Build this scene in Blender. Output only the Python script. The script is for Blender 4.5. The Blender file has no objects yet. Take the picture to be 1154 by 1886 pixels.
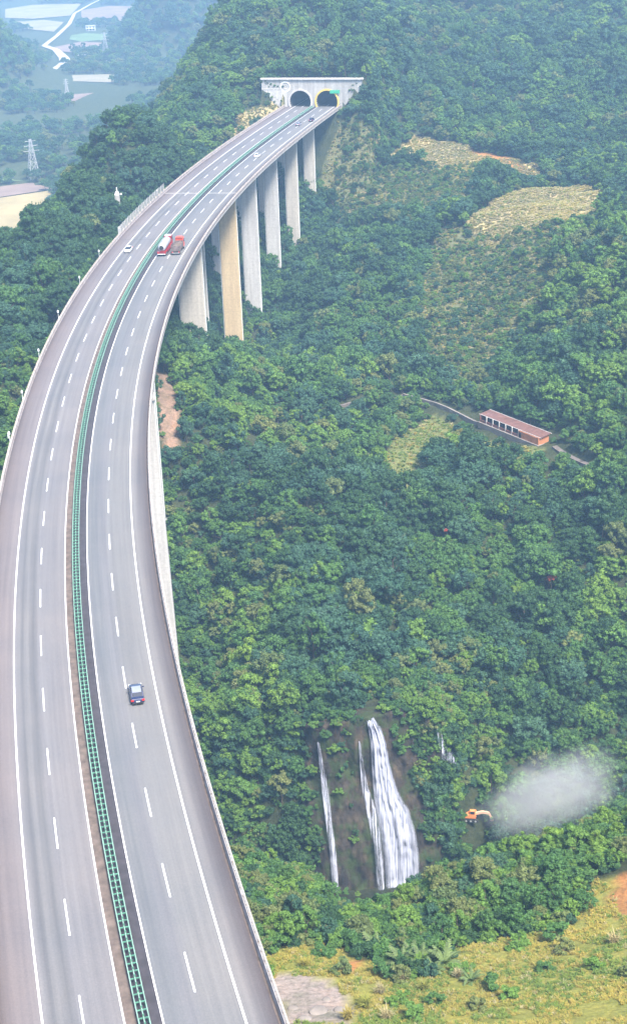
import bpy, bmesh, math, random
import numpy as np
from mathutils import Vector, Matrix

random.seed(7); RNG = np.random.default_rng(7)
scene = bpy.context.scene
COL = scene.collection

# ------------------------------------------------------------------ camera
TH, FPX, HC, RO = math.radians(24.0), 2655.0, 100.0, math.radians(2.0)   # pitch, focal length in photo pixels, height over the deck, roll
PW, PH = 1154.0, 1886.0
FW = np.array([0, math.cos(TH), -math.sin(TH)])
UP0 = np.array([0, math.sin(TH), math.cos(TH)]); RT0 = np.array([1.0, 0, 0])
RT = math.cos(RO) * RT0 - math.sin(RO) * UP0
UP = math.sin(RO) * RT0 + math.cos(RO) * UP0
CAM = np.array([0, 0, HC])
cd = bpy.data.cameras.new('camera'); cam = bpy.data.objects.new('camera', cd); COL.objects.link(cam)
M3 = Matrix((RT, UP, -FW)).transposed()
cam.matrix_world = Matrix.Translation(CAM) @ M3.to_4x4()
cd.sensor_fit = 'VERTICAL'; cd.sensor_height = 24.0; cd.lens = 24.0 * FPX / PH
cd.clip_start = 1.0; cd.clip_end = 20000.0
scene.camera = cam
scene.render.resolution_x, scene.render.resolution_y = 626, 1024

# ------------------------------------------------------------------ sky, sun, exposure
SUN_EL, SUN_AZ = math.radians(58), math.radians(146)      # azimuth clockwise from +Y: high, veiled by thin cloud, behind the camera to the right
w = bpy.data.worlds.new('World'); scene.world = w; w.use_nodes = True
nt = w.node_tree; bg = nt.nodes['Background']
sky = nt.nodes.new('ShaderNodeTexSky'); sky.sky_type = 'NISHITA'; sky.sun_disc = False
sky.sun_elevation = SUN_EL; sky.sun_rotation = SUN_AZ; sky.air_density = 1.0; sky.dust_density = 2.5
nt.links.new(sky.outputs[0], bg.inputs[0]); bg.inputs[1].default_value = 0.105
sl = bpy.data.lights.new('sun', 'SUN'); sl.energy = 3.0; sl.angle = math.radians(14); sl.color = (1.0, 0.94, 0.84)
sun = bpy.data.objects.new('sun', sl); COL.objects.link(sun)
sdir = Vector((math.sin(SUN_AZ) * math.cos(SUN_EL), math.cos(SUN_AZ) * math.cos(SUN_EL), math.sin(SUN_EL)))
sun.rotation_euler = sdir.to_track_quat('Z', 'Y').to_euler()
vs = scene.view_settings; vs.view_transform = 'Standard'; vs.look = 'None'; vs.gamma = 1.0; vs.use_curve_mapping = False
vs.exposure = 1.68
scene.render.engine = 'CYCLES'
cy = scene.cycles; cy.use_denoising = True; cy.max_bounces = 6; cy.diffuse_bounces = 2; cy.glossy_bounces = 2
cy.transmission_bounces = 3; cy.transparent_max_bounces = 12; cy.volume_bounces = 1
cy.volume_max_steps = 256; cy.use_adaptive_sampling = True; cy.adaptive_threshold = 0.02

HAZE_DENSITY = 0.00031

# ------------------------------------------------------------------ photo pixel <-> place
def ray(px, py): return FW + (px - 577) / FPX * RT + (943 - py) / FPX * UP
def atD(px, py, D): d = ray(px, py); return CAM + d * (D / d[1])
def atZ(px, py, z=0.0): d = ray(px, py); return CAM + d * ((z - HC) / d[2])
def project(P):
    d = np.asarray(P, float) - CAM; z = d @ FW
    return 577 + FPX * (d @ RT) / z, 943 - FPX * (d @ UP) / z, z

# ------------------------------------------------------------------ materials
def mat(name): 
    m = bpy.data.materials.new(name); m.use_nodes = True
    n = m.node_tree; return m, n, n.nodes['Principled BSDF']
def N(nt, t, **k):
    n = nt.nodes.new(t)
    for a, v in k.items(): setattr(n, a, v)
    return n
def ramp(nt, fac, stops, interp='LINEAR'):
    r = N(nt, 'ShaderNodeValToRGB'); r.color_ramp.interpolation = interp
    e = r.color_ramp.elements
    while len(e) < len(stops): e.new(0.5)
    for el, (p, c) in zip(e, stops): el.position = p; el.color = (*c, 1)
    if fac is not None: nt.links.new(fac, r.inputs[0])
    return r
def noise(nt, scale, detail=4, vec=None, rough=0.6, dist=0.0):
    n = N(nt, 'ShaderNodeTexNoise'); n.inputs['Scale'].default_value = scale; n.inputs['Detail'].default_value = detail
    n.inputs['Roughness'].default_value = rough; n.inputs['Distortion'].default_value = dist
    if vec is not None: nt.links.new(vec, n.inputs['Vector'])
    return n
def mixc(nt, a, b, fac, mode='MIX'):
    m = N(nt, 'ShaderNodeMix', data_type='RGBA', blend_type=mode)
    for s, v in ((0, fac), (6, a), (7, b)):
        if hasattr(v, 'is_linked') or hasattr(v, 'links'): nt.links.new(v, m.inputs[s])
        elif s == 0: m.inputs[0].default_value = v
        else: m.inputs[s].default_value = (*v, 1)
    return m.outputs[2]
def bump(nt, bsdf, height, strength=0.4, dist=0.1):
    b = N(nt, 'ShaderNodeBump'); b.inputs['Strength'].default_value = strength; b.inputs['Distance'].default_value = dist
    nt.links.new(height, b.inputs['Height']); nt.links.new(b.outputs[0], bsdf.inputs['Normal'])
def plain(name, col, rough=0.6, metal=0.0, var=0.15, scale=2.0, spec=0.5, coat=0.0):
    m, n, b = mat(name)
    g = N(n, 'ShaderNodeNewGeometry'); no = noise(n, scale, 5, g.outputs['Position'])
    lo = tuple(max(0, c * (1 - var)) for c in col); hi = tuple(min(1, c * (1 + var)) for c in col)
    r = ramp(n, no.outputs[0], [(0.3, lo), (0.7, hi)]); n.links.new(r.outputs[0], b.inputs['Base Color'])
    b.inputs['Roughness'].default_value = rough; b.inputs['Metallic'].default_value = metal
    b.inputs['Specular IOR Level'].default_value = spec; b.inputs['Coat Weight'].default_value = coat
    return m
def concrete(name, col, stain):
    m, n, b = mat(name)
    g = N(n, 'ShaderNodeNewGeometry')
    mp = N(n, 'ShaderNodeMapping'); mp.inputs['Scale'].default_value = (0.9, 0.9, 0.05); n.links.new(g.outputs['Position'], mp.inputs[0])
    st = noise(n, 1.0, 6, mp.outputs[0]); fine = noise(n, 1.5, 6, g.outputs['Position'])
    r = ramp(n, st.outputs[0], [(0.32, stain), (0.62, col)])
    r2 = ramp(n, fine.outputs[0], [(0.25, (0.75,) * 3), (0.75, (1, 1, 1))])
    sz = N(n, 'ShaderNodeSeparateXYZ'); n.links.new(g.outputs['Position'], sz.inputs[0]); md = N(n, 'ShaderNodeMath', operation='PINGPONG'); n.links.new(sz.outputs[2], md.inputs[0]); md.inputs[1].default_value = 2.2
    pl = ramp(n, md.outputs[0], [(0.0, (0.80,) * 3), (0.07, (1, 1, 1))])
    n.links.new(mixc(n, mixc(n, r.outputs[0], r2.outputs[0], 1.0, 'MULTIPLY'), pl.outputs[0], 1.0, 'MULTIPLY'), b.inputs['Base Color'])
    b.inputs['Roughness'].default_value = 0.85; b.inputs['Specular IOR Level'].default_value = 0.25
    bump(n, b, fine.outputs[0], 0.3, 0.05)
    return m
def leafmat(name, cols, rough=0.65, trans=0.2):
    m, n, b = mat(name)
    oi = N(n, 'ShaderNodeObjectInfo'); g = N(n, 'ShaderNodeNewGeometry')
    base = ramp(n, oi.outputs['Random'], [(i / max(1, len(cols) - 1), c) for i, c in enumerate(cols)])
    isl = ramp(n, g.outputs['Random Per Island'], [(0, (0.62, 0.62, 0.66)), (0.6, (1, 1, 1)), (1, (1.0, 1.0, 0.9))])
    pn = noise(n, 0.035, 3, g.outputs['Position']); pr = ramp(n, pn.outputs[0], [(0.3, (0.72, 0.80, 0.86)), (0.7, (1.0, 1.0, 0.85))])
    c = mixc(n, mixc(n, base.outputs[0], isl.outputs[0], 1.0, 'MULTIPLY'), pr.outputs[0], 1.0, 'MULTIPLY')
    n.links.new(c, b.inputs['Base Color']); b.inputs['Roughness'].default_value = rough; b.inputs['Specular IOR Level'].default_value = 0.3
    t = N(n, 'ShaderNodeBsdfTranslucent'); n.links.new(c, t.inputs[0])
    mx = N(n, 'ShaderNodeMixShader'); mx.inputs[0].default_value = trans
    n.links.new(b.outputs[0], mx.inputs[1]); n.links.new(t.outputs[0], mx.inputs[2])
    n.links.new(mx.outputs[0], n.nodes['Material Output'].inputs[0])
    return m

MAT = {}
MAT['concrete'] = concrete('concrete', (0.54, 0.52, 0.49), (0.38, 0.36, 0.34))
MAT['white_concrete'] = concrete('white_concrete', (0.68, 0.65, 0.62), (0.52, 0.49, 0.47))
MAT['ochre_concrete'] = concrete('ochre_concrete', (0.74, 0.57, 0.34), (0.62, 0.46, 0.27))
MAT['cream_concrete'] = concrete('cream_concrete', (0.66, 0.60, 0.52), (0.52, 0.47, 0.41))
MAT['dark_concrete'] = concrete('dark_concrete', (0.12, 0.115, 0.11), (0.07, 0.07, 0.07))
MAT['coping'] = concrete('coping_concrete', (0.46, 0.43, 0.41), (0.30, 0.26, 0.24))
MAT['parapet'] = concrete('parapet', (0.40, 0.36, 0.35), (0.26, 0.21, 0.20))
MAT['soil_strip'] = plain('soil_strip', (0.125, 0.095, 0.080), 0.95, var=0.4, scale=0.8)
MAT['dark_strip'] = plain('dark_strip', (0.045, 0.040, 0.048), 0.9, var=0.3, scale=0.8)
MAT['paint'] = plain('road_paint', (0.78, 0.77, 0.78), 0.6, var=0.08, scale=1.5)
MAT['green_steel'] = plain('green_steel', (0.085, 0.23, 0.16), 0.55, var=0.3, scale=1.5)
MAT['pale_green_steel'] = plain('pale_green_steel', (0.22, 0.36, 0.29), 0.5, var=0.2, scale=1.5)
MAT['steel'] = plain('galvanised_steel', (0.52, 0.52, 0.52), 0.5, 0.3, scale=3)
MAT['rust_steel'] = plain('weathered_rail', (0.58, 0.48, 0.40), 0.7, 0.1, var=0.45, scale=1.2)
MAT['white_metal'] = plain('white_metal', (0.75, 0.76, 0.74), 0.5, scale=3)
MAT['bark'] = plain('bark', (0.10, 0.075, 0.055), 0.9, var=0.4, scale=4)
MAT['black'] = plain('black_rubber', (0.02, 0.02, 0.02), 0.8)
MAT['glass'] = plain('dark_glass', (0.03, 0.035, 0.05), 0.08, var=0.05, spec=0.8)
MAT['navy_paint'] = plain('navy_car_paint', (0.016, 0.024, 0.075), 0.25, var=0.05, coat=0.6)
MAT['silver_paint'] = plain('silver_paint', (0.36, 0.38, 0.46), 0.3, 0.35, var=0.05)
MAT['tank_silver'] = plain('tank_silver', (0.42, 0.42, 0.46), 0.4, 0.2, var=0.08)
MAT['white_paint'] = plain('white_car_paint', (0.78, 0.78, 0.77), 0.3, var=0.03, coat=0.4)
MAT['red_paint'] = plain('red_truck_paint', (0.30, 0.022, 0.025), 0.4, var=0.15, coat=0.3)
MAT['orange_red_paint'] = plain('orange_red_cab_paint', (0.62, 0.07, 0.03), 0.4, var=0.12, coat=0.3)
MAT['tail_red'] = plain('tail_lamp_red', (0.62, 0.02, 0.02), 0.25)
MAT['load'] = plain('truck_load', (0.16, 0.12, 0.11), 0.9, var=0.4, scale=1.5)
MAT['orange_paint'] = plain('excavator_orange', (0.85, 0.28, 0.09), 0.5, var=0.12)
MAT['boom_paint'] = plain('boom_pale_orange', (0.80, 0.48, 0.32), 0.5, var=0.1)
MAT['arch_yellow'] = plain('arch_yellow', (0.70, 0.50, 0.10), 0.6)
MAT['sign_green'] = plain('sign_green', (0.05, 0.42, 0.24), 0.5)
MAT['brick_red'] = plain('brick_red', (0.22, 0.09, 0.07), 0.85, var=0.3, scale=0.8)
MAT['orange_wall'] = plain('orange_wall', (0.50, 0.20, 0.09), 0.8, var=0.2, scale=0.6)
MAT['tin_roof'] = plain('tin_roof', (0.17, 0.085, 0.068), 0.6, 0.1, var=0.3, scale=0.5)
MAT['path'] = plain('path_concrete', (0.24, 0.21, 0.19), 0.9, var=0.3, scale=0.3)
MAT['track'] = plain('track_gravel', (0.15, 0.125, 0.11), 0.95, var=0.3, scale=0.6)
MAT['pale_road'] = plain('pale_road', (0.50, 0.48, 0.46), 0.9, var=0.1, scale=0.05)
MAT['red_leaf'] = leafmat('red_leaf', [(0.60, 0.12, 0.08), (0.66, 0.15, 0.10)])
MAT['field_ochre'] = plain('field_ochre', (0.34, 0.27, 0.13), 0.95, var=0.25, scale=0.03)
MAT['field_tan'] = plain('field_tan', (0.24, 0.17, 0.14), 0.95, var=0.25, scale=0.03)
MAT['field_pale'] = plain('field_pale', (0.28, 0.25, 0.17), 0.95, var=0.2, scale=0.03)
MAT['field_green'] = plain('field_green', (0.13, 0.20, 0.08), 0.95, var=0.25, scale=0.03)

# leaf species
SPEC = ['dark', 'mid', 'bright', 'olive', 'blue']
MAT['leaf_dark'] = leafmat('leaf_dark_green', [(0.044, 0.105, 0.042), (0.058, 0.130, 0.040), (0.048, 0.112, 0.050)])
MAT['leaf_mid'] = leafmat('leaf_mid_green', [(0.078, 0.185, 0.050), (0.108, 0.215, 0.048), (0.088, 0.195, 0.060)])
MAT['leaf_bright'] = leafmat('leaf_bright_green', [(0.155, 0.285, 0.052), (0.195, 0.315, 0.050), (0.130, 0.265, 0.060)])
MAT['leaf_olive'] = leafmat('leaf_olive', [(0.19, 0.225, 0.075), (0.22, 0.245, 0.078), (0.15, 0.205, 0.070)])
MAT['leaf_blue'] = leafmat('leaf_blue_green', [(0.062, 0.145, 0.085), (0.080, 0.168, 0.094), (0.055, 0.135, 0.075)])
MAT['leaf_palm'] = leafmat('leaf_palm', [(0.15, 0.21, 0.065), (0.22, 0.28, 0.10)])
MAT['grass_green'] = leafmat('grass_green', [(0.20, 0.285, 0.055), (0.265, 0.32, 0.06), (0.17, 0.265, 0.055)], trans=0.3)
MAT['grass_yellow'] = leafmat('grass_yellow', [(0.42, 0.36, 0.07), (0.50, 0.38, 0.10), (0.35, 0.35, 0.07)], trans=0.3)
MAT['grass_straw'] = leafmat('grass_straw', [(0.525, 0.425, 0.213), (0.625, 0.512, 0.275), (0.450, 0.388, 0.188)], trans=0.3)

# ------------------------------------------------------------------ mesh helpers
def link(o, parent=None):
    COL.objects.link(o)
    if parent is not None: o.parent = parent
    return o
def tag(o, label=None, cat=None, group=None, kind=None):
    if label: o['label'] = label
    if cat: o['category'] = cat
    if group: o['group'] = group
    if kind: o['kind'] = kind
    return o
def empty(name, loc=(0, 0, 0), rz=0.0, parent=None):
    o = bpy.data.objects.new(name, None); o.location = loc; o.rotation_euler = (0, 0, rz); o.empty_display_size = 0.5
    return link(o, parent)
class MB:
    def __init__(s): s.v = []; s.f = []; s.uv = None
    def add(s, vs, fs):
        k = len(s.v); s.v += [tuple(map(float, p)) for p in vs]; s.f += [tuple(i + k for i in f) for f in fs]; return s
    def box(s, c, d, rz=0.0, top=1.0, topy=None):
        cx, cy_, cz = c; hx, hy, hz = d[0] / 2, d[1] / 2, d[2] / 2; ty = top if topy is None else topy
        ca, sa = math.cos(rz), math.sin(rz); P = []
        for z, kx, ky in ((-hz, 1, 1), (hz, top, ty)):
            for x, y in ((-hx, -hy), (hx, -hy), (hx, hy), (-hx, hy)):
                x *= kx; y *= ky; P.append((cx + x * ca - y * sa, cy_ + x * sa + y * ca, cz + z))
        return s.add(P, [(3, 2, 1, 0), (4, 5, 6, 7), (0, 1, 5, 4), (1, 2, 6, 5), (2, 3, 7, 6), (3, 0, 4, 7)])
    def cyl(s, p0, p1, r0, r1=None, n=10):
        r1 = r0 if r1 is None else r1; p0 = Vector(p0); p1 = Vector(p1); d = (p1 - p0).normalized()
        a = d.orthogonal().normalized(); b = d.cross(a); P = []
        for p, r in ((p0, r0), (p1, r1)):
            for i in range(n):
                t = 2 * math.pi * i / n; P.append(p + (a * math.cos(t) + b * math.sin(t)) * r)
        F = [(i, (i + 1) % n, n + (i + 1) % n, n + i) for i in range(n)] + [tuple(range(n - 1, -1, -1)), tuple(range(n, 2 * n))]
        return s.add(P, F)
    def prism(s, prof, x0, x1, ins=None):
        """profile in (y, z), counter-clockwise seen from +x, pushed from x0 to x1"""
        n = len(prof); P = [(x0, y, z) for y, z in prof] + [(x1, y, z) for y, z in prof]
        F = [tuple(range(n - 1, -1, -1)), tuple(range(n, 2 * n))] + [(i, (i + 1) % n, n + (i + 1) % n, n + i) for i in range(n)]
        return s.add(P, F)
    def mesh(s, name, m=None):
        me = bpy.data.meshes.new(name); me.from_pydata(s.v, [], s.f); me.update()
        if m: me.materials.append(m)
        return me
    def build(s, name, m, parent=None, bevel=0.0, smooth=False, seg=2):
        me = s.mesh(name, m); bm = bmesh.new(); bm.from_mesh(me); bmesh.ops.recalc_face_normals(bm, faces=bm.faces); bm.to_mesh(me); bm.free()
        if smooth: me.polygons.foreach_set('use_smooth', [True] * len(me.polygons))
        o = link(bpy.data.objects.new(name, me), parent)
        if bevel:
            b = o.modifiers.new('b', 'BEVEL'); b.width = bevel; b.segments = seg; b.limit_method = 'ANGLE'
        return o
def mesh_obj(name, verts, faces, m, parent=None, smooth=False):
    me = bpy.data.meshes.new(name); me.from_pydata([tuple(v) for v in verts], [], faces); me.update()
    if m: me.materials.append(m)
    if smooth: me.polygons.foreach_set('use_smooth', [True] * len(me.polygons))
    return link(bpy.data.objects.new(name, me), parent)

# ------------------------------------------------------------------ noise
def vnoise(x, y, seed=0):
    xi = np.floor(x).astype(np.int64); yi = np.floor(y).astype(np.int64); xf = x - xi; yf = y - yi
    def h(a, b):
        n = (a * 374761393 + b * 668265263 + seed * 974634777) & 0x7fffffff
        n = ((n ^ (n >> 13)) * 1274126177) & 0x7fffffff
        return ((n ^ (n >> 16)) & 0xffff) / 65535.0
    u = xf * xf * (3 - 2 * xf); v = yf * yf * (3 - 2 * yf)
    return (h(xi, yi) * (1 - u) + h(xi + 1, yi) * u) * (1 - v) + (h(xi, yi + 1) * (1 - u) + h(xi + 1, yi + 1) * u) * v
def fbm(x, y, seed=0, o=4):
    s = 0; a = 0.5; 
    for i in range(o): s = s + a * (vnoise(x, y, seed + i) - 0.5); x = x * 2.03; y = y * 2.03; a *= 0.5
    return s
def sstep(a, b, x): t = np.clip((x - a) / (b - a), 0, 1); return t * t * (3 - 2 * t)

# ------------------------------------------------------------------ road axis
RC = np.array([-27.454, 54.903, 100.808, -176.092, 14.513])
_D = np.arange(60, 800, 0.5)
_X = np.where(_D < 690, np.polyval(RC, _D / 500), 0)
_sl = np.polyval(np.polyder(RC), 690 / 500) / 500
_X = np.where(_D < 690, _X, np.polyval(RC, 690 / 500) + _sl * (_D - 690))
_S = np.concatenate([[0], np.cumsum(np.hypot(np.diff(_X), np.diff(_D)))])
_TX = np.gradient(_X, _S); _TY = np.gradient(_D, _S)
def road(s, o=0.0, z=0.0):
    x = np.interp(s, _S, _X); y = np.interp(s, _S, _D); tx = np.interp(s, _S, _TX); ty = np.interp(s, _S, _TY)
    return np.stack([x + ty * o, y - tx * o, np.zeros_like(x) + z], -1)
def road_head(s): return math.atan2(-np.interp(s, _S, _TX), np.interp(s, _S, _TY))      # rz that turns +Y along the road
def s_at(D): return float(np.interp(D, _D, _S))
def road_coord(x, y):
    """arc length and offset (right positive) of points near the road"""
    s = np.interp(y, _D, _S)
    for _ in range(3):
        p = road(s); tx = np.interp(s, _S, _TX); ty = np.interp(s, _S, _TY)
        s = s + (x - p[..., 0]) * tx + (y - p[..., 1]) * ty
    p = road(s); tx = np.interp(s, _S, _TX); ty = np.interp(s, _S, _TY)
    return s, (x - p[..., 0]) * ty - (y - p[..., 1]) * tx
S0, S_PORTAL = s_at(64), s_at(684)

# ------------------------------------------------------------------ terrain height
class TPS:
    def __init__(s, pts, lam=0.0):
        P = np.array(pts, float); s.c = P[:, :2] / 100; n = len(P)
        K = s.k(s.c, s.c) + lam * np.eye(n); A = np.zeros((n + 3, n + 3)); A[:n, :n] = K
        A[:n, n] = 1; A[:n, n + 1:] = s.c; A[n:, :n] = A[:n, n:].T
        s.w = np.linalg.solve(A, np.concatenate([P[:, 2], [0, 0, 0]]))
    def k(s, a, b):
        d2 = ((a[:, None, :] - b[None, :, :]) ** 2).sum(-1); return d2 * np.log(d2 + 1e-9) * 0.5
    def __call__(s, x, y):
        sh = np.shape(x); q = np.stack([np.ravel(x), np.ravel(y)], -1) / 100; out = np.empty(len(q))
        for i in range(0, len(q), 20000):
            b = q[i:i + 20000]; out[i:i + 20000] = s.k(b, s.c) @ s.w[:len(s.c)] + s.w[len(s.c)] + b @ s.w[len(s.c) + 1:]
        return out.reshape(sh)
UPPER = [  # photo pixel and distance of points of the upper ground
 (345,1330,296),(420,1335,272),(500,1348,266),(585,1345,262),(680,1300,264),(760,1300,264),(800,1310,272),(900,1290,280),(1000,1270,284),(1154,1240,286),(1300,1220,286),
 (350,1150,322),(500,1150,300),(700,1150,296),(900,1130,305),(1154,1080,308),(1300,1040,300),
 (350,1000,338),(480,1000,324),(700,1000,324),(900,980,335),(1154,930,330),
 (345,880,354),(500,850,356),(700,850,368),(900,830,375),(1154,780,362),(1300,760,340),
 (320,765,376),(380,700,412),(440,742,398),(600,700,428),(760,700,432),(900,700,418),(1154,620,405),
 (352,640,438),(410,705,455),(450,722,470),(425,705,505),(465,588,540),(502,492,578),(537,452,615),(568,355,648),
 (600,600,500),(620,500,555),(640,420,610),(640,330,660),(640,260,688),(645,215,705),
 (750,600,492),(750,500,545),(750,400,604),(750,300,665),(750,250,700),(750,200,735),(750,130,790),(750,50,870),(750,-20,960),
 (900,600,468),(900,500,522),(900,400,580),(900,330,632),(900,270,690),(900,200,745),(900,100,840),(900,0,960),
 (1060,620,435),(1060,500,484),(1060,400,560),(1060,340,612),(1060,280,680),(1060,200,750),(1060,100,850),(1060,0,980),
 (1154,500,452),(1154,430,490),(1154,370,570),(1154,300,650),(1250,450,470),(1250,700,375),(1250,300,640),(1250,100,850),(1250,0,1000),
 (575,140,705),(575,90,735),(575,40,780),(575,-10,840),(480,140,705),(480,185,692),(660,160,712),
 (440,150,715),(430,80,770),(430,20,840),(400,60,820),(340,180,705),(310,235,682),
 (200,350,500),(120,450,446),(50,550,402),(0,650,352),(-100,700,330),(0,790,304),(-100,900,280),(-150,1100,230)]
KNOLL = [(245,203,562),(300,240,580),(180,265,548),(350,260,600),(400,225,650),(130,330,522),(60,405,485),(0,455,458),(-80,500,430)]
U_PTS = [tuple(atD(*p)) for p in UPPER] + [tuple(atD(*p) - np.array([0, 0, {245: 1.0, 180: 8.0, 300: 9.0, 350: 10.0, 400: 9.0}.get(p[0], 13.0)])) for p in KNOLL] + [(-116,525,-44),(-128,470,-46),(-108,585,-44),(-104,640,-45),(-165,430,-52),(-155,560,-72),(-90,690,-50),(-150,720,-75),(-230,620,-88),(-300,900,-100),(-160,900,-98),(-110,820,-70),(-200,1050,-100),(-80,1000,-55),(-350,500,-70),(-300,350,-40),(-200,250,-25),
  (0,1050,75),(200,1100,80),(420,1000,85),(450,700,55),(350,450,25),(300,300,-20),(0,1300,110),(300,1300,120),(150,480,-8)]
LOWER = [(520,1886,128),(570,1830,134),(700,1886,126),(900,1886,123),(1154,1886,119),(1300,1886,117),(700,1800,139),(900,1800,137),(1154,1780,136),(560,1750,147),(700,1720,158),(900,1720,157),(1100,1700,152),(1250,1700,148),
 (450,1610,180),(430,1550,200),(600,1650,184),(700,1670,174),(800,1640,182),(900,1605,190),(1000,1580,192),(1090,1545,190),(1154,1520,188),(1300,1480,185)]
L_PTS = [tuple(atD(*p)) for p in LOWER] + [(-20,120,-22),(-40,120,-20),(-70,130,-24),(-50,160,-30),(-110,200,-25),(-110,280,-22),(-75,280,-35),(-60,230,-40),(0,95,-2),(40,95,4),(-20,60,-5),(60,50,10),(-90,60,-15),(150,100,0),
 (-35,215,-72),(-32,250,-90),(-10,222,-86),(15,214,-84),(40,216,-86),(70,218,-84),(110,215,-70),(-12,245,-97),(15,243,-98),(40,250,-98),(45,262,-94),(70,262,-94),(110,260,-88),(-30,275,-90)]
TU, TL = TPS(U_PTS, 0.02), TPS(L_PTS, 0.02)
RIM_X = [-200, -60, -34, -20, -8, 4, 14, 24, 32, 42, 60, 90, 200]
RIM_Y = [300, 296, 290, 274, 267, 262, 264, 264, 272, 281, 286, 288, 290]
RIM_W = [30, 24, 20, 16, 13, 12, 12, 12, 12, 14, 18, 20, 24]
def rim(x): return np.interp(x, RIM_X, RIM_Y) + 1.6 * fbm(x / 7, x * 0, 31, 3) * 2, np.interp(x, RIM_X, RIM_W)
def tz_raw(x, y):
    x = np.asarray(x, float); y = np.asarray(y, float)
    yr, wd = rim(x); t = np.clip((yr - y) / wd, 0, 1)
    tt = t + 0.16 * np.sin(t * 2 * math.pi) * 0.5
    zu = TU(x, np.maximum(y, yr)); 
    nz = (7 + 15 * sstep(290, 340, y) * (1 - sstep(600, 660, y))) * fbm(x / 48, y / 48, 3, 4) + 2.0 * fbm(x / 9, y / 9, 9, 3)
    far = sstep(850, 1250, y)
    # far country: flat valley on the left, mountains to the right
    mt = sstep(-80, 260, x - 0.05 * (y - 1000)) 
    zf = -100 + mt * (170 + 60 * fbm(x / 300, y / 300, 5, 3))
    k = np.sqrt(((x + 142) / 60) ** 2 + ((y - 1940) / 140) ** 2); zf = np.maximum(zf, -100 + 105 * np.exp(-k ** 2.4) )
    k = np.sqrt(((x + 338) / 52) ** 2 + ((y - 1560) / 120) ** 2); zf = np.maximum(zf, -100 + 72 * np.exp(-k ** 2.4))
    k = np.sqrt(((x + 120) / 60) ** 2 + ((y - 1420) / 110) ** 2); zf = np.maximum(zf, -100 + 14 * np.exp(-k ** 2))
    zu = zu * (1 - far) + zf * far
    flat = sstep(-60, -85, zu)                                  # the valley floor is level
    zu = zu + nz * (1 - flat)
    zu = np.maximum(zu, -100) + (1 - 0) * 0
    zl = TL(x, np.clip(y, 40, 300)) + nz * 0.45
    return zu * (1 - tt) + zl * tt
def tz(x, y):
    z = tz_raw(x, y); x = np.asarray(x, float); y = np.asarray(y, float)
    near = (np.abs(x) < 140) & (y > 40) & (y < 790)
    if near.any():
        s, o = road_coord(np.where(near, x, 0), np.clip(np.where(near, y, 300), 62, 795))
        a = np.abs(o)
        cap = -6.0 + 0.9 * np.maximum(0, a - 17)                # keep the ground clear of the deck
        on = near & (s < S_PORTAL + 0.6) & (y < 700)
        capp = np.where(s > S_PORTAL - 26, -1.6 + 1.2 * np.maximum(0, a - 15), cap)
        z = np.where(on, np.minimum(z, capp), z)
        sh_ = S_PORTAL + 0.6 - s
        bed = -1.7 - 1.5 * np.maximum(0, sh_ - 10) - np.where(o < 0, 0.5 * np.maximum(0, a - 15), 0.0)
        bed = np.where(o > 15, bed + 0.62 * (o - 15) * np.exp(-np.maximum(sh_, 0) / 7), bed)
        fill = near & (sh_ >= 0) & (sh_ < 60) & (a < 30)
        z = np.where(fill, np.maximum(z, np.minimum(bed, 9)), z)
        lift = near & (s >= S_PORTAL + 0.6) & (a < 27)
        z = np.where(lift, np.maximum(z, np.minimum(12.6, 12.6 - 0.9 * (a - 22)) ), z)
    return z
def hit(px, py, tmax=4200.0):
    """where the sight line of a photo pixel meets the ground"""
    d = ray(px, py); t = np.concatenate([np.arange(60, 1000, 0.75), np.arange(1000, tmax, 4)]) / math.hypot(d[1], d[0])
    P = CAM + d[None, :] * t[:, None]; b = P[:, 2] < tz(P[:, 0], P[:, 1]); i = int(np.argmax(b)) if b.any() else len(t) - 1
    return P[i]
def poly(pix): return np.array([hit(*p)[:2] for p in pix])
def inside(P, x, y):
    r = np.zeros(np.shape(x), bool); n = len(P); j = n - 1
    for i in range(n):
        xi, yi = P[i]; xj, yj = P[j]
        c = ((yi > y) != (yj > y)) & (x < (xj - xi) * (y - yi) / (yj - yi + 1e-12) + xi); r ^= c; j = i
    return r

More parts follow.
